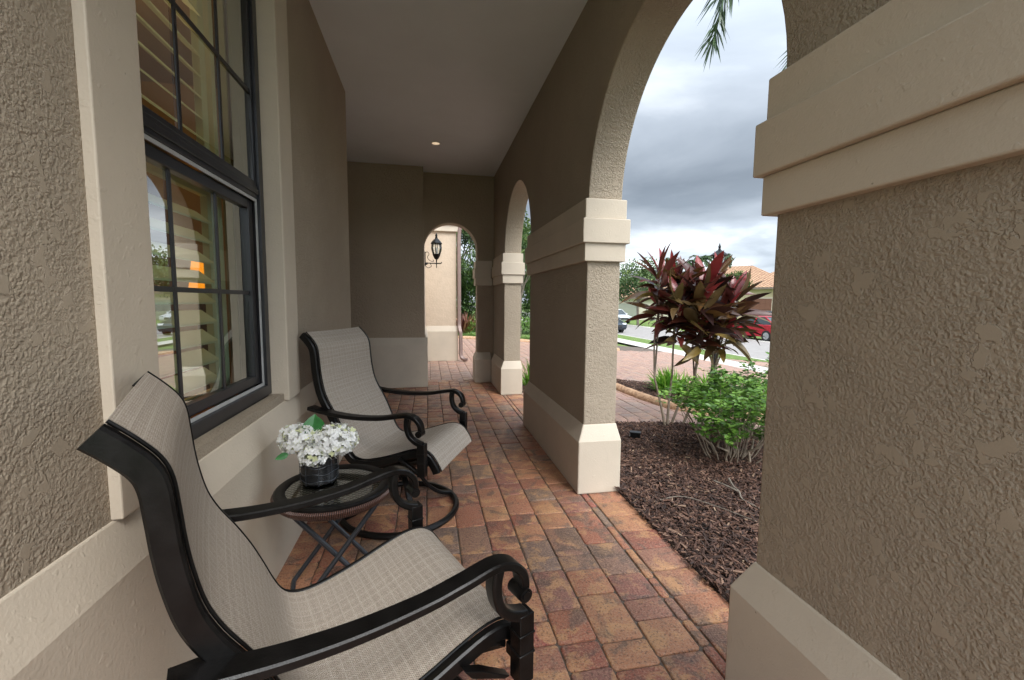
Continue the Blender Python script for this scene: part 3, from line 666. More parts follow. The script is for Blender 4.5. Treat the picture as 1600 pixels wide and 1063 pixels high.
# ---- end arch wall
en = thing('end_arch_wall', (0, 0, 0), 0, 'dark stucco wall at the porch end with a small round arch', 'arch')
c, z, r = .355, 2.09, .412
poly = [(-.056, ZC), (-.056, 2.09)]
poly = [(c-r-.003, ZC-.001), (c-r-.003, z)]+arch_pts(c, z, r)[1:]+[(c+r, 0), (XA+.01, 0), (XA+.01, ZC-.001)]
m = MB(); m.prism(poly, 'y', 6.901, 7.13); m.build('stucco_wall', MT['stucco_fine'], en, .006)
m = MB(); m.box((c+r-.045, 6.805, 0), (XA-.051, 7.17, .37)); m.frustum((c+r-.045, 6.805), (XA-.051, 7.17), .37, (c+r-.004, 6.895), (XA-.051, 7.135), .475); m.build('pillar_base', MT['trim'], en, .006)
m = MB()
for z0, z1, p in ((1.545, 1.66, .028), (1.66, 1.81, .045), (1.81, 1.93, .028)): m.box((c+r-p, 6.89-p, z0), (XA-.051+(.02 if p < .04 else 0), 7.13+p, z1))
m.build('capital', MT['trim'], en, .004)
# ---- garage wing beyond the arch
gw = thing('garage_wing', (0, 0, 0), 0, 'sunlit beige stucco corner of the house beyond the small arch', 'house corner')
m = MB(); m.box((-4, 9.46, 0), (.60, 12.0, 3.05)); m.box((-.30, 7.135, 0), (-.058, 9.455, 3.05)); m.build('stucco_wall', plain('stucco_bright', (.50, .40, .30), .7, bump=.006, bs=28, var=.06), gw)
m = MB(); m.prism([(9.48, 0), (9.40, 0), (9.40, .64), (9.455, .757), (9.48, .757)], 'x', -.05, .63); m.prism([(-.06, 0), (-.02, 0), (-.02, .64), (-.05, .757), (-.06, .757)], 'y', 7.14, 9.40); m.build('base_course', MT['trim'], gw, .006)
m = MB(); m.box((-.055, 9.36, 2.90), (.68, 9.47, 3.05)); m.box((-.055, 9.40, 2.76), (.64, 9.465, 2.90)); m.build('cornice', MT['trim'], gw, .006)
dp = smooth_path([(.68, 9.42, 3.0), (.68, 9.40, 2.85), (.655, 9.40, 2.6), (.655, 9.40, 1.5), (.655, 9.40, .85), (.66, 9.36, .70), (.68, 9.33, .60), (.685, 9.33, .3), (.69, 9.32, .12), (.74, 9.28, .05), (.82, 9.24, .045)], 5)
m = MB(); m.sweep(dp, [(1, 0, 0)]*8+[(1, .15, 0)]*(len(dp)-8), .075, .06); m.build('downspout', MT['pipe'], gw)
# wall lantern
wl = thing('wall_lantern', (-.056, 8.22, 1.95), 0, 'black carriage lantern on a scroll bracket inside the small arch', 'lantern')
m = MB(); m.box((0, -.035, -.02), (.018, .035, .24)); m.lathe([(.03, -.015), (.045, 0), (.03, .015)], 14, (.015, 0, .02)); m.build('backplate', MT['black'], wl, .004)
m = MB(); m.tube([(.01, 0, .04), (.10, 0, .035), (.215, 0, .035), (.29, 0, .035), (.31, 0, .05), (.295, 0, .06)], .010, 8)
m.tube(smooth_path([(.01, 0, .22), (.05, 0, .24), (.08, 0, .20), (.05, 0, .14), (.10, 0, .08), (.16, 0, .07), (.15, 0, .10)], 5), .006, 6)
m.tube(smooth_path([(.01, 0, -.01), (.06, 0, -.05), (.12, 0, -.02), (.10, 0, .03)], 5), .006, 6)
m.tube([(.215, 0, -.05), (.215, 0, .14)], [.006, .014], 8); m.build('bracket', MT['black'], wl)
m = MB(); m.lathe([(.0, .10), (.03, .11), (.06, .16), (.075, .20), (.07, .205), (.0, .205)], 16, (.215, 0, 0)); m.lathe([(.0, .40), (.10, .385), (.105, .40), (.085, .43), (.06, .455), (.05, .47), (.03, .48), (.018, .52), (.022, .54), (.014, .57), (.0, .60)], 16, (.215, 0, 0))
for k in range(6):
    a = 2*pi*k/6+.3; m.tube(smooth_path([(.215+rr*cos(a), rr*sin(a), zz) for rr, zz in ((.068, .20), (.095, .29), (.092, .36), (.082, .395))], 4), .006, 6)
m.build('lantern_cage', MT['black'], wl)
m = MB(); m.lathe([(.062, .20), (.088, .29), (.086, .35), (.076, .39)], 18, (.215, 0, 0)); m.build('glass', MT['glass_clear'], wl)
m = MB(); m.lathe([(0, .2), (.02, .21), (.02, .30), (.0, .33)], 10, (.215, 0, 0)); m.build('candle', MT['white'], wl)

# ================================================================== FURNITURE
WS, WA = .2625, .332
SP = [(-.425, 1.118), (-.395, 1.088), (-.366, 1.052), (-.352, 1.015), (-.346, .96), (-.341, .905), (-.333, .85), (-.318, .785), (-.294, .73), (-.258, .67), (-.224, .605), (-.196, .54), (-.172, .48), (-.150, .440), (-.120, .418), (-.070, .412), (0, .425), (.08, .448), (.16, .476), (.23, .496), (.285, .497), (.325, .475), (.352, .440), (.372, .405), (.380, .385)]
def make_chair(label):
    root = thing('patio_chair', (0, 0, 0), 0, label, 'chair', 'black framed sling patio chairs on the porch')
    P = smooth_path([(u, 0, z) for u, z in SP], 4)
    nrm = []; acc = [0]
    for i in range(len(P)):
        d = (P[min(i+1, len(P)-1)]-P[max(i-1, 0)]).normalized(); nrm.append(Vector((-d.z, 0, d.x)))     # points to the sitter
        if i: acc.append(acc[-1]+(P[i]-P[i-1]).length)
    nv = 10; vs = []; uvs = []
    for k in range(2):
        for i, p in enumerate(P):
            for j in range(nv+1):
                v = -WS+2*WS*j/nv; sag = .005*(1-(v/WS)**2)
                q = p-nrm[i]*(sag+.004*k)
                vs.append((q.x, v, q.z)); uvs.append((v+.5, acc[i]))
    fs = []
    n0 = len(P)*(nv+1)
    for i in range(len(P)-1):
        for j in range(nv):
            a = i*(nv+1)+j; fs.append((a, a+1, a+nv+2, a+nv+1)); fs.append((n0+a, n0+a+nv+1, n0+a+nv+2, n0+a+1))
    for i in (0, len(P)-1):
        for j in range(nv): a = i*(nv+1)+j; fs.append((a, a+1, n0+a+1, n0+a))
    m = MB(); m.add(vs, fs, 0, True, uvs); m.build('sling', MT['sling'], root, sharp=60, fix=False)
    for s in (-1, 1):
        m = MB(); pp = [p-nrm[i]*.024 for i, p in enumerate(P)]
        m.sweep([(q.x, s*(WS+.013), q.z) for q in pp], (0, 1, 0), .026, .041)
        m.tube([(q.x+nrm[i].x*.024, s*(WS+.002), q.z+nrm[i].z*.024) for i, q in enumerate(pp)], .0035, 6)
        m.build('side_rail', MT['black'], root)
        m = MB()
        ap = smooth_path([(-.375, 0, .708), (-.30, 0, .695), (-.2, 0, .682), (-.08, 0, .676), (.05, 0, .682), (.14, 0, .697), (.205, 0, .708), (.240, 0, .705), (.268, 0, .692), (.288, 0, .668), (.295, 0, .642), (.294, 0, .625)], 5)
        n = len(ap); vv = [s*(.308+(WA-.308)*min(1, i/(n*.45))) for i in range(n)]
        w_ = [.062-(.014)*min(1, i/(n*.35)) for i in range(n)]
        w_ = [w_[i] if i < n*.8 else w_[i]-.006*(i-n*.8)/(n*.2) for i in range(n)]
        m.sweep([(q.x, vv[i], q.z-.010) for i, q in enumerate(ap)], (0, 1, 0), w_, .021)
        m.tube([(.290, s*WA-.027, .608), (.290, s*WA+.027, .608)], .0175, 16)
        m.tube([(.290, s*WA-.030, .608), (.290, s*WA+.030, .608)], .011, 12)
        m.box((-.375, min(s*.262, s*.30), .676), (-.315, max(s*.262, s*.30), .694))
        arm = m.build('armrest', MT['black'], root)
        m = MB()
        sp = smooth_path([(.222, 0, .688), (.216, 0, .655), (.219, 0, .620), (.232, 0, .588), (.255, 0, .566), (.280, 0, .553), (.300, 0, .546)], 5)
        m.sweep([(q.x, s*WA, q.z) for q in sp], (0, 1, 0), .040, [.030-.006*sin(pi*i/(len(sp)-1)) for i in range(len(sp))])
        m.box((.278, s*WA-.021, .377), (.320, s*WA+.021, .553)); m.box((.2755, s*WA-.0235, .500), (.3225, s*WA+.0235, .505)); m.box((.2755, s*WA-.0235, .450), (.3225, s*WA+.0235, .455))
        m.box((.285, min(s*(WS+.02), s*(WA-.02)), .415), (.313, max(s*(WS+.02), s*(WA-.02)), .445))
        m.prism([(.278, .377), (.20, .43), (.15, .452), (.17, .425), (.262, .377)], 'y', s*(WS+.026), s*(WA-.018))
        m.build('arm_post', MT['black'], root, .002)
        m = MB(); m.sweep(smooth_path([(-.20, s*.24, .52), (-.18, s*.24, .42), (-.12, s*.2, .36), (0, s*.13, .345), (.12, s*.13, .35), (.26, s*.24, .42), (.285, s*.27, .44)], 5), (0, 1, 0), .03, .022); m.build('seat_support', MT['black'], root)
    for u, z in ((-.155, .390), (.19, .455), (-.437, 1.078)):
        m = MB(); m.tube([(u, -WS, z), (u, WS, z)], .010, 10); m.build('crossbar', MT['black'], root)
    b = MB(); b.box((-.14, -.14, .315), (.14, .14, .338)); b.tube([(-.10, -.15, .30), (-.10, .15, .30)], .02, 12); b.tube([(.10, -.15, .30), (.10, .15, .30)], .02, 12); b.lathe([(.0, .20), (.036, .20), (.036, .315), (.0, .315)], 18)
    b.build('swivel_mount', MT['black'], root, .003)
    RR = .345
    m = MB(); m.tube([(RR*cos(a*pi/36), RR*sin(a*pi/36), .020) for a in range(72)], .0185, 10, True); m.build('base_ring', MT['black'], root)
    for k in range(4):
        a = pi/4+k*pi/2
        path = smooth_path([(.03*cos(a), .03*sin(a), .235), (.08*cos(a), .08*sin(a), .232), (.13*cos(a), .13*sin(a), .19), (.19*cos(a), .19*sin(a), .11), (.26*cos(a), .26*sin(a), .055), (.335*cos(a), .335*sin(a), .034)], 5)
        m = MB(); m.sweep(path, (-sin(a), cos(a), 0), .034, .022); m.build('leg', MT['black'], root)
    return root
c1_ = make_chair('sling patio chair nearest the camera, its back against the window wall')
c1_.location = (-.190, 1.147, 0); c1_.rotation_euler = (0, 0, radians(24.1))
c2_ = copy_tree(c1_); c2_['label'] = 'farther sling patio chair behind the small round table with flowers'
c2_.location = (-.180, 2.679, 0); c2_.rotation_euler = (0, 0, radians(-23.5))

# side table
ZT = .50
tb = thing('side_table', (-.405, 1.93, 0), radians(12), 'small round wicker edged side table with glass top between the chairs', 'table')
TR = .242
m = MB(); m.lathe([(TR-.045, ZT-.006), (TR-.05, ZT-.001), (TR-.03, ZT+.004), (TR-.012, ZT+.004), (TR-.004, ZT-.002), (TR-.004, ZT-.01), (TR-.045, ZT-.012)], 64); m.build('rim', MT['black'], tb)
m = MB(); m.lathe([(TR-.006, ZT-.010), (TR+.004, ZT-.018), (TR+.001, ZT-.030), (TR-.010, ZT-.042), (TR-.022, ZT-.052), (TR-.035, ZT-.054), (TR-.04, ZT-.04)], 96); m.build('wicker_apron', MT['wicker'], tb)
m = MB(); m.lathe([(TR-.044, ZT-.0035), (0, ZT-.0035)], 64); m.build('glass_top', mk_glass('table_glass', .10, (.86, .90, .88), .03), tb)
def mk_lattice():
    m, t, b = newmat('woven_lattice'); g = NT(t); v = g.obj(); s = g.n('ShaderNodeSeparateXYZ'); g.l(v, s.inputs[0])
    x = g.m('ADD', s.outputs[0], s.outputs[1]); y = g.m('SUBTRACT', s.outputs[0], s.outputs[1])
    fx = g.m('ABSOLUTE', g.m('SINE', g.m('MULTIPLY', x, pi/.024))); fy = g.m('ABSOLUTE', g.m('SINE', g.m('MULTIPLY', y, pi/.024)))
    w = g.m('MULTIPLY', fx, fy)
    c = g.mix(g.ramp(w, [(.22, 0), (.40, 1)]), (.05, .035, .028), (.52, .46, .39))
    g.put(b.inputs['Base Color'], c); b.inputs['Roughness'].default_value = .5; t.links.new(g.bump(w, .004), b.inputs['Normal']); return m
m = MB(); m.lathe([(TR-.036, ZT-.016), (0, ZT-.016), (0, ZT-.020), (TR-.036, ZT-.020)], 64); m.build('woven_top', mk_lattice(), tb)
# two crossing U-frames fold under the top
for s, col in ((1, 0), (-1, 1)):
    off = .15 if s > 0 else .128
    m = MB()
    for v in (-off, off): m.tube([(s*.16, v, ZT-.045), (-s*.185, v, .012)], .0105, 10)
    m.tube([(-s*.185, -off, .012), (-s*.185, off, .012)], .0105, 10); m.tube([(s*.16, -off, ZT-.045), (s*.16, off, ZT-.045)], .0105, 10)
    m.build('leg_frame', MT['steel_grey'], tb)
# vase in a wire holder
vz = ZT+.0045; VX, VY = -.478, 1.985
vs_ = thing('flower_pot', (VX, VY, vz), 0, 'black round pot in a thin wire holder on the side table', 'pot')
m = MB(); m.lathe([(0, 0), (.070, 0), (.074, .006), (.0755, .05), (.074, .112), (.068, .112), (.068, .09), (0, .09)], 36); m.build('pot', plain('black_pot', (.012, .012, .013), .25, var=.3), vs_)
m = MB()
for z in (.018, .05, .08, .108): m.tube([(.079*cos(a*pi/18), .079*sin(a*pi/18), z+.004*sin(a*.9+z*60)) for a in range(36)], .0013, 5, True)
for k in range(9): a = k*2*pi/9; m.tube([(.079*cos(a), .079*sin(a), .0), (.080*cos(a), .080*sin(a), .114)], .0012, 5)
m.build('wire_holder', MT['steel_grey'], vs_)
random.seed(5)
fl = thing('hydrangea_bouquet', (VX, VY, vz+.09), 0, 'white hydrangea flowers with green leaves standing in the pot', 'flowers')
def blossoms(mb, c, r, n):
    c = Vector(c)
    for i in range(n):
        th = random.uniform(0, 2*pi); zz = random.uniform(-.85, 1); d = Vector((sqrt(max(0, 1-zz*zz))*cos(th), sqrt(max(0, 1-zz*zz))*sin(th), zz))
        rr = random.uniform(.86, 1.06)
        p = c+Vector((d.x*r[0], d.y*r[1], d.z*r[2]))*rr
        nn = (d+Vector([random.gauss(0, .28) for _ in range(3)])).normalized(); t = nn.orthogonal().normalized(); bt = nn.cross(t)
        a0 = random.uniform(0, pi); s = random.uniform(.0095, .0135); tin = random.random()**.6*.85 if random.random() < .93 else .97
        for k in range(4):
            a = a0+k*pi/2; e1 = t*cos(a)+bt*sin(a); e2 = -t*sin(a)+bt*cos(a); cup = random.uniform(-.1, .35)
            mb.add([p, p+e1*s*.55+e2*s*.48+nn*s*.15*cup, p+e1*s*1.05+e2*s*.22+nn*s*cup, p+e1*s*1.05-e2*s*.22+nn*s*cup, p+e1*s*.55-e2*s*.48+nn*s*.15*cup], [(0, 1, 2, 3, 4)], tin)
        mb.tube([p-nn*.012, p+nn*.002], .0008, 4, tint=.99, cap=False)
for c, r, n in (((.065, .0, .085), (.095, .092, .070), 420), ((-.085, .015, .095), (.082, .075, .066), 300), ((-.01, -.055, .035), (.055, .045, .045), 150)):
    m = MB(); blossoms(m, c, r, n); m.build('flower_head', MT['petal'], fl, fix=False)
def leaf_mesh(mb, p, d, n, l, w, tint=.5, curl=.2, seg=5, fold=.15):
    p = Vector(p); d = Vector(d).normalized(); n = Vector(n); sd = d.cross(n).normalized(); n = sd.cross(d).normalized(); vs = []
    for i in range(seg+1):
        t = i/seg; ww_ = w*.5*(sin(pi*min(1, t**.75))**.8 if 0 < t < 1 else 0); q = p+d*l*t+n*(-curl*l*t*t)
        vs += [q-sd*ww_+n*ww_*fold*2, q, q+sd*ww_+n*ww_*fold*2]
    fs = []
    for i in range(seg): a = i*3; fs += [(a, a+3, a+4, a+1), (a+1, a+4, a+5, a+2)]
    mb.add(vs, fs, tint, True)
for p, d, l, w in (((-.03, .0, .10), (.1, .1, .9), .105, .085), ((-.11, -.045, .05), (-.75, -.35, -.2), .055, .028), ((.0, .03, .1), (-.2, .3, .8), .09, .06)):
    m = MB(); leaf_mesh(m, p, d, (0, -1, .3), l, w, .5, .15)
    m.build('leaf', MT['flower_leaf'], fl)
m = MB()
for x, y in ((.0, 0), (.03, .01), (-.03, .01), (.0, -.03)): m.tube([(x*.6, y*.6, .001), (x*1.5, y*1.2, .07)], .004, 6)
m.build('stem', MT['stem'], fl)

# ================================================================== GARDEN
random.seed(21)
def twig(mb, p, q, r0, r1, wob=.03, n=6):
    p = Vector(p); q = Vector(q); pts = []
    for i in range(n+1):
        t = i/n; o = Vector([random.gauss(0, wob)*sin(pi*t) for _ in range(3)]); pts.append(p.lerp(q, t)+o)
    mb.tube(pts, [r0+(r1-r0)*i/n for i in range(n+1)], 7); return pts
# cordyline (ti plant)
cp = thing('ti_plant', (2.44, 4.02, .0), 0, 'tall burgundy leaved ti plant on thin stems in the mulch bed', 'plant')
O = Vector((2.44, 4.02, 0))
heads = [(2.28, 4.12, 1.56, .95), (2.52, 4.15, 1.50, .9), (2.42, 3.92, 1.32, .95), (2.72, 3.98, 1.44, 1.1), (2.62, 3.85, 1.22, 1.1), (2.92, 4.05, 1.54, .95), (3.04, 3.88, 1.34, .95), (2.88, 3.82, 1.10, .95), (2.48, 4.02, 1.04, .8), (2.98, 3.95, .92, .75), (2.28, 4.10, 1.26, .75), (2.70, 3.9, .98, .8), (2.78, 4.2, 1.3, .9), (3.12, 3.95, 1.14, .75)]
stems = MB(); lf = MB()
mains = [((2.42, 4.03), (2.30, 4.08, .52)), ((2.45, 4.05), (2.50, 4.08, .55)), ((2.50, 4.08), (2.72, 4.02, .50)), ((2.62, 4.06), (2.90, 3.98, .55))]
for (rx, ry), f_ in mains:
    pts = smooth_path([Vector((rx, ry, -.02))-O, (Vector((rx, ry, 0))*.6+Vector(f_)*.4)-O+Vector((0, .01, .03)), Vector(f_)-O], 5)
    stems.tube(pts, [.015-.005*k/len(pts) for k in range(len(pts))], 8)
for i, (x, y, z, s) in enumerate(heads):
    x = 2.72+(x-2.72)*.88; z = 1.26+(z-1.26)*(.80 if x > 2.76 else .95)
    f_ = min((q[1] for q in mains), key=lambda q: hypot(q[0]-x, q[1]-y)+(5 if q[2] > z-.1 else 0))
    pts = smooth_path([Vector(f_)-O, (Vector(f_)*.45+Vector((x, y, z))*.55)-O+Vector((random.gauss(0, .02), 0, .02)), Vector((x, y, z-.02))-O], 5)
    stems.tube(pts, [.010-.003*k/len(pts) for k in range(len(pts))], 7)
    n = int(30*s)
    for k in range(n):
        a = k*2.4+random.uniform(-.3, .3); f = k/n; el = radians(70-92*f+random.gauss(0, 10))
        d = Vector((cos(a)*cos(el), sin(a)*cos(el), sin(el))); p = Vector((x, y, z-.20*f*s))-O
        l = s*random.uniform(.28, .43)*(1-.2*abs(f-.45)); w = random.uniform(.070, .105)*s
        tin = random.random()*.62 if random.random() < .55 else random.uniform(.6, .9)
        if f > .8 and random.random() < .4: tin = random.uniform(.85, .96)
        if f < .12: tin = random.uniform(.45, .56) if random.random() < .7 else 1.0
        petl = p+d*.05*s
        lf.tube([p, petl], .003, 4, tint=1.0, cap=False)
        nrm = (Vector((0, 0, 1)) if abs(d.z) < .85 else Vector((-cos(a), -sin(a), 0)))+Vector((random.gauss(0, .75), random.gauss(0, .75), random.gauss(0, .2)))
        leaf_mesh(lf, petl, d, nrm, l, w, tin, random.uniform(.05, .42), 6, .20)
stems.build('stem', MT['stem'], cp); lf.build('foliage', MT['cordy'], cp, sharp=180, fix=False)
# leafy green shrub
def shrub(loc, rx, ry, z0, z1, n, label, stemn=5, ls=.035, name='green_shrub', shoots=()):
    o = thing(name, loc, 0, label, 'shrub'); s = MB(); l = MB()
    tips = []
    for _ in range(n):
        while True:
            x, y, z = random.uniform(-1, 1), random.uniform(-1, 1), random.uniform(-1, 1)
            rr = sqrt(x*x+y*y+z*z)
            if .25 < rr < 1: break
        nz_ = noise.noise(Vector((x*1.8+loc[0], y*1.8+loc[1], z*1.8)))
        if rr > .85+nz_*.5: continue
        tips.append((x*rx, y*ry, (z0+z1)/2+z*(z1-z0)/2))
    for sx, sy, sz in shoots:
        for k in range(16): tips.append((sx+random.gauss(0, .025), sy+random.gauss(0, .025), z1*.8+(sz-z1*.8)*k/15))
        s.tube([(sx*.9, sy*.9, .1), (sx, sy, sz)], [.005, .002], 5)
    for t in tips[::max(1, len(tips)//26)]:
        twig(s, (t[0]*.35, t[1]*.35, 0.0), t, .006, .002, .015, 5)
    for k in range(stemn):
        a = k*2*pi/stemn; twig(s, (.10*cos(a), .10*sin(a), -.005), (rx*.6*cos(a), ry*.6*sin(a), z0+.2), .011, .005, .02)
    for t in tips:
        up = Vector((random.gauss(0, .5), random.gauss(0, .5), 1)).normalized(); a0 = random.uniform(0, 2*pi)
        shade = random.random()
        for k in range(random.randint(4, 6)):
            a = a0+k*2.4; d = Vector((cos(a), sin(a), random.uniform(-.15, .6))).normalized()
            p = Vector(t)+Vector((random.gauss(0, .012), random.gauss(0, .012), k*.006))
            leaf_mesh(l, p, d, up, ls*random.uniform(.75, 1.35), ls*.55, min(1, max(0, shade*.6+random.uniform(0, .4))), .15, 3, .12)
    s.build('branches', MT['stem'], o); l.build('foliage', MT['leaf'], o, sharp=180, fix=False); return o
shrub((2.45, 3.07, 0), .60, .50, .16, .76, 1250, 'leafy bright green shrub in the mulch bed against the right pillar', ls=.046, shoots=((.42, .12, .84), (.28, .2, .78), (-.1, .05, .76)))
shrub((3.05, 3.62, 0), .50, .42, .10, .66, 620, 'leafy green shrub behind the nearer green shrub', ls=.045)
# fallen twigs in the mulch
m = MB(); tw = smooth_path([(2.08, 2.62, .06), (2.04, 2.52, .05), (2.02, 2.44, .05), (1.98, 2.36, .04), (2.0, 2.25, .035), (1.99, 2.18, .035)], 4); m.tube(tw, [.010-.007*i/len(tw) for i in range(len(tw))], 6)
m.tube(smooth_path([(2.02, 2.44, .05), (1.97, 2.50, .07), (1.93, 2.58, .075)], 4), .006, 6)
tag(m.build('fallen_branch', MT['bark']), 'forked dead branch lying on the mulch below the shrub', 'branch')
m = MB(); m.tube(smooth_path([(1.45, 2.45, .035), (1.62, 2.45, .045), (1.78, 2.25, .04), (1.92, 1.98, .035)], 5), .0035, 5)
tag(m.build('fallen_twig', MT['bark']), 'long thin twig lying across the mulch', 'twig')
# path light
pg = thing('garden_spotlight', (1.90, 3.68, .02), radians(150), 'small black spotlight low in the mulch by the pillar', 'spotlight')
m = MB(); m.box((-.045, -.03, .02), (.045, .03, .065)); m.box((-.05, -.034, .058), (.05, .034, .07)); m.build('housing', MT['black'], pg, .004)
m = MB(); m.box((.046, -.024, .028), (.049, .024, .056)); m.build('lens', MT['lamp_lens'], pg)
m = MB(); m.tube([(0, 0, -.03), (0, 0, .03)], .008, 8); m.build('stake', MT['black'], pg)
# bright foxtail-like clumps
def clump(loc, r, hgt, n, label, mat=None, wd=.03, name='fern_clump', group='bright green clumps in the planting bed'):
    mb = MB()
    for k in range(n):
        a = random.uniform(0, 2*pi); el = random.uniform(.5, 1.5); d = Vector((cos(a)*cos(el), sin(a)*cos(el), sin(el)))
        l = hgt*random.uniform(.7, 1.15)
        p0 = Vector((loc[0]+random.gauss(0, r*.25), loc[1]+random.gauss(0, r*.25), loc[2]))
        leaf_mesh(mb, p0, d, (0, 0, 1) if abs(d.z) < .95 else (1, 0, 0), l, wd*random.uniform(.8, 1.2), random.random(), random.uniform(.05, .35), 5, .2)
    o = mb.build(name, mat or MT['fern'], sharp=180, fix=False); return tag(o, label, 'plant', group)
for (x, y, r, hg, lab) in ((3.48, 5.72, .3, .36, 'bright green spiky clump left of the lamp post, behind the ti plant stems'), (3.95, 5.35, .3, .36, 'bright green spiky clump in front of the black lamp post'), (4.45, 4.95, .3, .38, 'bright green spiky clump above the leafy shrub'), (4.9, 4.45, .3, .38, 'bright green spiky clump farthest right beside the pillar'), (3.9, 4.75, .25, .30, 'low bright green clump half hidden behind the leafy shrub')):
    clump((x, y, gz(x)), r, hg*1.1, 260, lab)
clump((1.50, 6.35, 0), .1, .42, 40, 'upright bright green fern beside the far pillar', wd=.035, group='fern by the far pillar')

# lamp post
lpst = thing('lamp_post', (5.86, 8.02, gz(5.86)), 0, 'black post lantern standing behind the ti plant', 'lamp post')
m = MB(); m.lathe([(0, 0), (.10, 0), (.10, .06), (.06, .12), (.045, .5), (.042, 2.05), (.06, 2.08), (.04, 2.14), (.07, 2.20), (.10, 2.22), (.0, 2.22)], 16); m.build('post', MT['black'], lpst)
m = MB(); m.lathe([(.0, 2.52), (.17, 2.50), (.18, 2.52), (.10, 2.58), (.06, 2.61), (.03, 2.63), (.02, 2.67), (.03, 2.69), (.015, 2.73), (0, 2.78)], 16)
for k in range(6): a = k*pi/3; m.tube([(.075*cos(a), .075*sin(a), 2.21), (.125*cos(a), .125*sin(a), 2.51)], .007, 6)
m.build('lantern_top', MT['black'], lpst)
m = MB(); m.lathe([(.068, 2.22), (.118, 2.50)], 6); m.build('glass', MT['glass_clear'], lpst)

# ---- trees
def tree(loc, hgt, cr, trunk_r, n, label, mat='tree_leaf', ls=.16, name='tree', group=None, base=.35, flat=.75, tilt=0):
    o = thing(name, loc, random.uniform(0, 6), label, 'tree', group); t = MB()
    zc = hgt-cr*flat
    pts = smooth_path([(0, 0, -.15), (random.gauss(0, .05)*cr, random.gauss(0, .05)*cr, hgt*base*.6), (random.gauss(0, .06)*cr, random.gauss(0, .06)*cr, zc)], 5)
    t.tube(pts, [trunk_r*(1-.55*i/len(pts)) for i in range(len(pts))], 9)
    cl = []
    for k in range(16):
        a = k*2.4; el = random.uniform(-.35, 1.2); rr = cr*random.uniform(.45, .9)
        c = Vector((rr*cos(a)*cos(el), rr*sin(a)*cos(el), zc+rr*flat*sin(el))); cl.append((c, cr*random.uniform(.24, .42)))
        twig(t, (0, 0, hgt*base*random.uniform(.8, 1.3)), c, trunk_r*.4, trunk_r*.08, cr*.03)
    lfm = MB()
    for i in range(n):
        c, r = random.choice(cl)
        d = Vector([random.gauss(0, 1) for _ in range(3)]).normalized(); p = c+d*r*random.uniform(.35, 1.05)
        a = Vector([random.gauss(0, 1) for _ in range(3)]).normalized(); b = a.orthogonal().normalized(); s = ls*random.uniform(.6, 1.3)
        lfm.add([p-a*s*.5, p+b*s*.28, p+a*s*.5, p-b*s*.28], [(0, 1, 2, 3)], min(1, max(0, .45+.35*d.z+random.gauss(0, .22))))
    t.build('trunk', MT['bark'], o); lfm.build('crown', MT[mat], o, fix=False); return o
def frond_mesh(mb, p0, d0, L, droop, ll, n=40, ww_=.02, tint=.5, plum=.5):
    """feather frond: rachis from p0 bending down, leaflets on both sides"""
    p0 = Vector(p0); d0 = Vector(d0).normalized(); side = d0.cross(Vector((0, 0, 1))).normalized(); pts = []; p = p0.copy(); d = d0.copy(); st = L/24
    for i in range(25):
        pts.append(p.copy()); p = p+d*st; d = (d+Vector((0, 0, -droop/24))).normalized()
    mb.tube(pts, [.016*(1-.85*i/24)*max(.5, L/2) for i in range(25)], 6, tint=.8)
    for k in range(n):
        t = .12+.88*k/n; i = min(23, int(t*24)); q = pts[i].lerp(pts[i+1], t*24-i); dd = (pts[i+1]-pts[i]).normalized(); up = side.cross(dd)
        l = ll*(sin(pi*min(1, t*.85+.12))**.6)*random.uniform(.85, 1.1)
        for s in (-1, 1):
            for r_ in range(1 if plum < .4 else 2):
                v = (side*s*random.uniform(.5, 1)+dd*random.uniform(.7, 1.1)+up*random.uniform(-plum, plum)+Vector((0, 0, -.35))).normalized()
                w_ = v.cross(Vector((random.gauss(0, 1), random.gauss(0, 1), random.gauss(0, 1)))).normalized()*ww_/2
                e = v+Vector((0, 0, -.35)); e.normalize()
                mb.add([q-w_*.6, q+w_*.6, q+v*l*.55+w_, q+v*l*.55-w_], [(0, 1, 2, 3)], min(1, max(0, tint+random.gauss(0, .2))))
                mb.add([q+v*l*.55-w_, q+v*l*.55+w_, q+v*l*.55+e*l*.45], [(0, 1, 2)], min(1, max(0, tint+random.gauss(0, .2))))
def hang_frond(mb, path, ll, w):
    w = w*1.25
    P = smooth_path(path, 8); n = len(P)
    mb.tube(P, [.018*(1-.8*i/n) for i in range(n)], 6, tint=.8)
    for k in range(420):
        t = .15+.85*k/420; i = min(n-2, int(t*(n-1))); q = P[i].lerp(P[i+1], t*(n-1)-i); dd = (P[i+1]-P[i]).normalized()
        o = Vector([random.gauss(0, 1) for _ in range(3)]); o = (o-dd*o.dot(dd)).normalized()
        v = (dd*.9+o*random.uniform(.25, 1.25)+Vector((-.12, 0, -.50))).normalized(); l = ll*random.uniform(.6, 1.05)*(1 if t < .85 else .7)
        sd = v.cross(Vector([random.gauss(0, 1) for _ in range(3)])).normalized()*w/2; e = (v+Vector((0, 0, -.3))).normalized()
        ti = min(1, max(0, random.gauss(.35, .22)))
        mb.add([q-sd*.5, q+sd*.5, q+v*l*.5+sd, q+v*l*.5-sd], [(0, 1, 2, 3)], ti); mb.add([q+v*l*.5-sd, q+v*l*.5+sd, q+v*l*.5+e*l*.5], [(0, 1, 2)], ti)
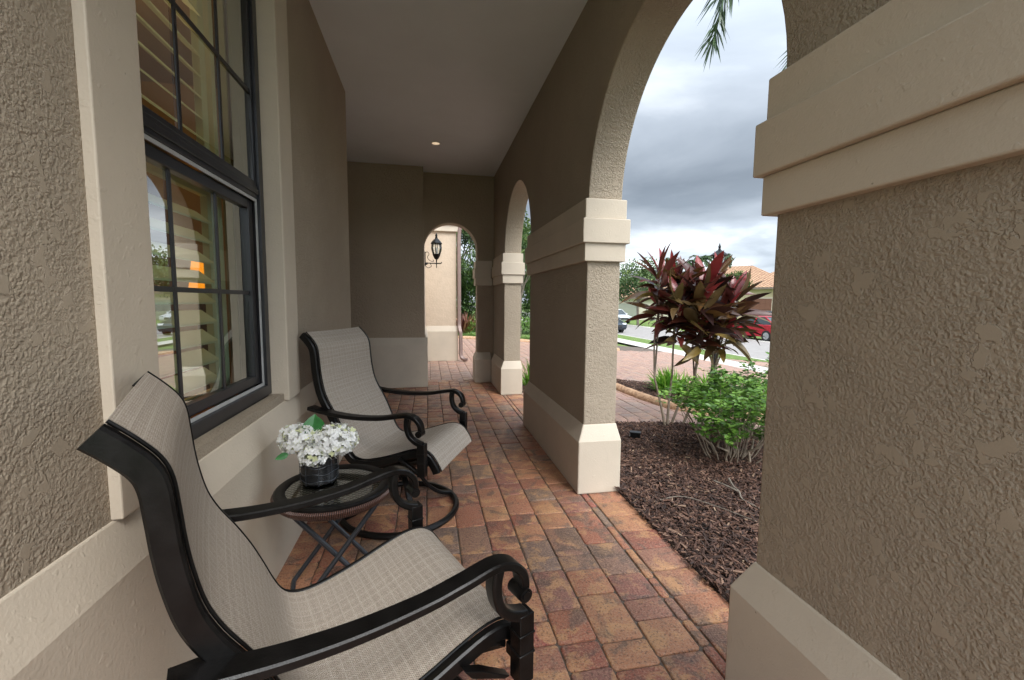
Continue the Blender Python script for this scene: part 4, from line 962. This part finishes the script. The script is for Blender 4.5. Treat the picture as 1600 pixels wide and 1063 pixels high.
def palm(loc, hgt, L, nf, label, ll=.35, name='palm_tree', group=None, n=34, ww_=.03, extra=(), droop=2.0):
    o = thing(name, loc, 0, label, 'palm tree', group); t = MB()
    t.tube([(0, 0, -.2), (.03, 0, hgt*.5), (0, 0, hgt)], [.16, .12, .10], 12); t.build('trunk', MT['bark'], o)
    c = MB()
    for k in range(nf):
        a = (k*2.4+.3) if not extra else radians(-55+170*k/nf); el = random.uniform(-.1, 1.1)
        frond_mesh(c, (0, 0, hgt), (cos(a)*cos(el), sin(a)*cos(el), sin(el)), L*random.uniform(.85, 1.1), droop, ll, n, ww_, random.uniform(.3, .7))
    for path in extra: hang_frond(c, path, ll*1.2, ww_)
    c.build('crown', MT['palm_leaf'], o, fix=False); return o
random.seed(31)
palm((4.9, 4.35, gz(4.9)-.05), 5.1, 1.7, 7, 'feathery palm whose drooping frond hangs into the top of the large arch', .42, ww_=.016, n=70, extra=([(0, 0, 5.1), (-.45, .02, 5.65), (-1.0, .05, 5.95), (-1.40, .12, 5.72), (-1.58, .22, 5.18), (-1.69, .34, 4.50)], [(0, 0, 5.1), (-.2, .35, 5.7), (-.5, .7, 6.1), (-.85, .95, 6.2), (-1.15, 1.1, 6.0)]))
P4 = 'palm trees above the houses across the street'
for x, y, z, hg, lab in ((28.95, 48.05, -.8, 7.0, 'leftmost of the small palm crowns above the ti plant'), (30.5, 47.8, -.8, 7.1, 'second small palm crown from the left above the ti plant'), (32.3, 47.4, -.8, 7.5, 'second small palm crown from the right, left of the post lantern'), (34.8, 47.0, -.8, 7.9, 'rightmost small palm crown, just behind the post lantern')):
    palm((x, y, z), hg-.3, 1.7, 16, lab, .5, group=P4, n=20, ww_=.07)
TB = 'trees across the street and beyond the driveway'
tree((19.98, 38.93, -.9), 6.0, 2.9, .14, 5200, 'young oak with pale trunk in front of the sage garage door', ls=.22, group=TB, base=.42)
tree((28.6, 36.6, -.9), 5.2, 1.5, .1, 2600, 'small round tree beside the tiled garage roof', ls=.2, group=TB)
tree((1.1, 24.0, -.05), 7.5, 2.7, .16, 7000, 'tall dense tree seen through the small end arch', ls=.17, group=TB, base=.2)
tree((3.3, 23.0, -.05), 7.0, 2.5, .14, 6500, 'leafy tree seen in the narrow gap of the middle arch', ls=.17, group=TB, base=.2)
tree((-1.4, 26.0, -.05), 8, 3.0, .16, 5000, 'green tree behind the downspout', ls=.2, group=TB, base=.2)
tree((6.6, 26.5, -.3), 6.5, 2.5, .14, 4500, 'tree right of the middle arch beyond the driveway', ls=.2, group=TB, base=.25)
tree((3.9, 18.2, -.05), 4.0, 1.1, .07, 2600, 'slim yellow green tree behind the far pillar', ls=.12, group=TB, base=.45)
for i, (x, y, hg, cr) in enumerate([(45, 30, 6, 3.6), (52, 42, 7.5, 4), (20, 62, 7, 4), (27, 66, 7.5, 4), (36, 66, 7, 4), (44, 60, 7, 4), (10, 60, 8, 4.5), (2, 55, 8, 4.5), (14, 50, 6.5, 3.5), (50, 16, 7, 4), (52, 4, 7, 4)]):
    tree((x, y, -.9), hg, cr, .2, 3200, ['rounded', 'broad', 'dense', 'loose', 'tall'][i % 5]+' tree in the hazy row behind the far houses', ls=.38, group='background trees behind the far houses', base=.2)

clump((1.35, 17.2, 0), .35, .9, 150, 'reddish bronze spiky plant framed by the small end arch', MT['cordy_far'], .08, 'bronze_plant', 'bronze plant beyond the drive')
def bushball(loc, r, hz, n, label, ls=.07, mat='leaf', group='shrubs beyond the driveway'):
    mb = MB()
    for i in range(n):
        d = Vector([random.gauss(0, 1) for _ in range(3)]).normalized(); d.z = abs(d.z)
        k = .75+.35*noise.noise(Vector((d.x*2+loc[0], d.y*2, d.z*2)))
        p = Vector(loc)+Vector((d.x*r, d.y*r, d.z*hz))*k*random.uniform(.75, 1.05)
        leaf_mesh(mb, p, (d+Vector([random.gauss(0, .6) for _ in range(3)])).normalized(), (0, 0, 1.01), ls*random.uniform(.7, 1.4), ls*.5, min(1, max(0, random.random()*.7+.3*d.z)), .1, 2, .1)
    return tag(mb.build('shrub', MT[mat], sharp=180, fix=False), label, 'shrub', group)
bushball((1.9, 16.6, -.02), .7, .75, 900, 'low green shrub right of the bronze plant')
bushball((.7, 17.6, -.02), .7, .9, 800, 'green shrub left of the bronze plant')
bushball((3.6, 16.4, -.02), .9, .9, 900, 'green shrub in the narrow gap of the middle arch')
bushball((5.0, 17.2, -.05), .9, .8, 800, 'green shrub near the street end of the drive')
for x_, y_, r_, h_, lb in ((.9, 21.0, 1.7, 5.2, 'tall dense green hedge bush left in the small arch'), (2.4, 20.6, 1.5, 4.8, 'tall loose green bush right in the small arch'), (4.3, 20.5, 1.6, 4.6, 'tall green bush in the narrow gap of the middle arch'), (6.6, 21.5, 1.6, 3.0, 'tall green bush nearest the street')):
    bushball((x_, y_, -.05), r_, h_, 8500, lb, .16, 'tree_leaf', 'tall bushes beyond the driveway')
bushball((22.0, 38.0, -.9), .9, .6, 500, 'low hedge beside the young oak', .16)
bushball((24.5, 40.0, -.9), 1.0, .7, 500, 'low hedge beyond the parked grey car', .16)
m = MB()
for i in range(2600):
    x = random.uniform(.5, 5); y = drive_y(x)+random.uniform(.15, 1.5)
    leaf_mesh(m, (x, y, gz(x)-.02), (random.gauss(0, .6), random.gauss(0, .6), 1), (1, 0, 0), random.uniform(.08, .2), .03, random.random(), .2, 2, .1)
tag(m.build('ground_cover', MT['leaf'], sharp=180, fix=False), 'low green ground cover along the far kerb', 'ground cover', None, 'stuff')

# ================================================================== STREET: houses
def house(loc, rz, w, d, hw, rise, label, wall, door, doors, over=.5):
    o = thing('house', loc, rz, label, 'house', 'houses across the street')
    m = MB(); m.box((-w/2, -d/2, -.4), (w/2, d/2, hw)); wl_ = m.build('wall', wall, o)
    m = MB(); rx = max(.3, w/2-d/2)
    a = w/2+over; b = d/2+over
    m.add([(-a, -b, hw), (a, -b, hw), (a, b, hw), (-a, b, hw), (-rx, 0, hw+rise), (rx, 0, hw+rise)], [(0, 1, 5, 4), (2, 3, 4, 5), (1, 2, 5), (3, 0, 4), (3, 2, 1, 0)])
    m.build('roof', MT['tile'], o)
    m = MB(); m.box((-a-.02, -b-.02, hw-.22), (a+.02, b+.02, hw-.004)); m.build('fascia', MT['fascia'], o)
    for x, dw, dh, kind in doors:
        if kind == 'g':
            m = MB(); m.box((x-dw/2-.12, -d/2-.05, -.3), (x+dw/2+.12, -d/2, dh+.15)); fr = m.build('door_surround', MT['trim'], o)
            m = MB()
            for k in range(4):
                for q in range(4): m.box((x-dw/2+dw*q/4+.02, -d/2-.09, dh*k/4+.02), (x-dw/2+dw*(q+1)/4-.02, -d/2-.052, dh*(k+1)/4-.02))
            m.box((x-dw/2, -d/2-.07, 0), (x+dw/2, -d/2-.051, dh)); m.build('garage_door', door, o)
        else:
            m = MB(); m.box((x-dw/2-.08, -d/2-.05, 1.0-.08), (x+dw/2+.08, -d/2, 1.0+dh+.08)); f_ = m.build('window', MT['trim'], o)
            m = MB(); m.box((x-dw/2, -d/2-.07, 1.0), (x+dw/2, -d/2-.051, 1.0+dh)); m.build('pane', MT['car_glass'], f_)
    return o
house((38.2, 42.0, -.5), radians(-48), 7.0, 6.5, 3.5, 1.9, 'yellow stucco house with tiled roof and brown garage door on the right', MT['house_wall'], MT['gdoor'], [(-1.3, 2.3, 2.3, 'g'), (1.8, 1.0, 1.2, 'w')])
house((38.5, 49.5, -.5), radians(-48), 14.0, 10.0, 3.6, 2.9, 'larger tiled roof house behind the brown garage door', MT['house_wall'], MT['gdoor'], [(-4, 1.2, 1.2, 'w'), (0, 1.2, 1.2, 'w')])
house((27.4, 56.0, -.95), radians(-24), 12.0, 9.0, 2.9, 2.2, 'cream house with sage garage door behind the young oak', MT['house_wall2'], MT['gdoor2'], [(-.8, 3.6, 2.1, 'g'), (3.6, 1.2, 1.2, 'w'), (-4.4, 1.2, 1.2, 'w')])
house((38, 22, -.87), radians(-90), 14.0, 9.0, 3.0, 2.2, 'cream house across the street hidden by the right pillar', MT['house_wall2'], MT['gdoor2'], [(-3, 4.6, 2.2, 'g'), (3, 1.4, 1.3, 'w')])

# ---- cars
def make_car(label, paint, loc, rz, hatch=False, L_=4.6):
    o = thing('parked_car', loc, rz, label, 'car', 'cars parked along the street'); W2 = .88; h_ = 1.45 if not hatch else 1.6
    # body: side profile lofted across the width
    bot = [(-2.25, .42), (-2.2, .25), (2.15, .25), (2.28, .40)]
    top = [(2.30, .62), (2.15, .74), (1.3, .90), (.95, .96), (-1.75 if not hatch else -2.05, 1.0), (-2.22, .95), (-2.3, .70)]
    prof = bot+top
    m = MB()
    secs = [(-1., .90, .06), (-.93, .985, .0), (0, 1., 0), (.93, .985, 0), (1., .90, .06)]
    n = len(prof); vs = []
    for sv, sc, dz in secs:
        for u, z in prof: vs.append((u*(1-(1-sc)*.35)*L_/4.6, sv*W2, .6+(z-.6)*sc))
    fs = [(i*n+k, i*n+(k+1) % n, (i+1)*n+(k+1) % n, (i+1)*n+k) for i in range(4) for k in range(n)]+[tuple(range(n-1, -1, -1)), tuple(4*n+k for k in range(n))]
    m.add(vs, fs, 0, False)
    # roof skin
    r0, r1 = (.30, -1.0) if not hatch else (.35, -1.7)
    m.add([(r0, -.60, h_-.02), (r0, .60, h_-.02), (r1, .60, h_-.01), (r1, -.60, h_-.01), (r0-.1, -.5, h_+.03), (r0-.1, .5, h_+.03), (r1+.1, .5, h_+.03), (r1+.1, -.5, h_+.03)], [(4, 5, 6, 7), (0, 1, 5, 4), (1, 2, 6, 5), (2, 3, 7, 6), (3, 0, 4, 7)])
    for s in (-1, 1):
        for (ua, za, wa_), (ub, zb, wb_) in (((1.15, .93, .76), (r0, h_-.02, .59)), ((-.35, .97, .80), (-.38, h_-.02, .60)), ((-1.75 if not hatch else -2.1, .98, .76), (r1, h_-.02, .59))):
            m.sweep([(ua, s*wa_, za), (ub, s*wb_, zb)], (1, 0, 0), .08, .05)
    m.build('body', paint, o, .05, segs=3)
    g = MB(); ub = -1.75 if not hatch else -2.08
    lo = [(1.13, -.75), (1.13, .75), (ub, .75), (ub, -.75)]; hi = [(r0-.02, -.575), (r0-.02, .575), (r1+.02, .575), (r1+.02, -.575)]
    g.add([(x, y, .93) for x, y in lo]+[(x, y, h_-.03) for x, y in hi], [(0, 1, 5, 4), (1, 2, 6, 5), (2, 3, 7, 6), (3, 0, 4, 7), (4, 5, 6, 7)]); g.build('windows', MT['car_glass'], o)
    for u in (-1.38, 1.42):
        for s in (-1, 1):
            w = MB(); w.tube([(u, s*.90, .33), (u, s*.68, .33)], .33, 22); wo_ = w.build('wheel', MT['tyre'], o)
            w = MB(); w.tube([(u, s*.905, .33), (u, s*.86, .33)], .21, 18)
            for k in range(5): a = k*2*pi/5; w.sweep([(u, s*.912, .33), (u+.19*cos(a), s*.912, .33+.19*sin(a))], (0, 1, 0), .012, .05)
            w.build('rim', MT['rim'], wo_)
    for s in (-1, 1):
        w = MB(); w.box((2.12, min(s*.52, s*.80), .62), (2.285, max(s*.52, s*.80), .74)); w.build('headlight', MT['lamp_lens'], o, .02)
        w = MB(); w.box((-2.30, min(s*.55, s*.80), .72), (-2.18, max(s*.55, s*.80), .86)); w.build('taillight', plain('tail_red', (.35, .01, .01), .3), o, .02)
        w = MB(); w.box((.75, min(s*.86, s*1.0), .95), (.87, max(s*.86, s*1.0), 1.06)); w.build('mirror', paint, o, .02)
    w = MB(); w.box((2.2, -.45, .42), (2.30, .45, .60)); w.build('grille', MT['tyre'], o, .02)
    return o
make_car('red sedan parked across the street between ti plant and pillar', MT['car_red'], (20.3, 23.6, -.95), radians(95))
make_car('dark grey car at the left edge of the large arch', MT['car_grey'], (13.35, 31.6, -.95), radians(-90), True)
make_car('white car behind the dark grey car', MT['car_white'], (20.2, 44.6, -.95), radians(-90))
make_car('black car in the driveway behind the red sedan', MT['car_black'], (25.6, 29.6, -.90), radians(130), True)
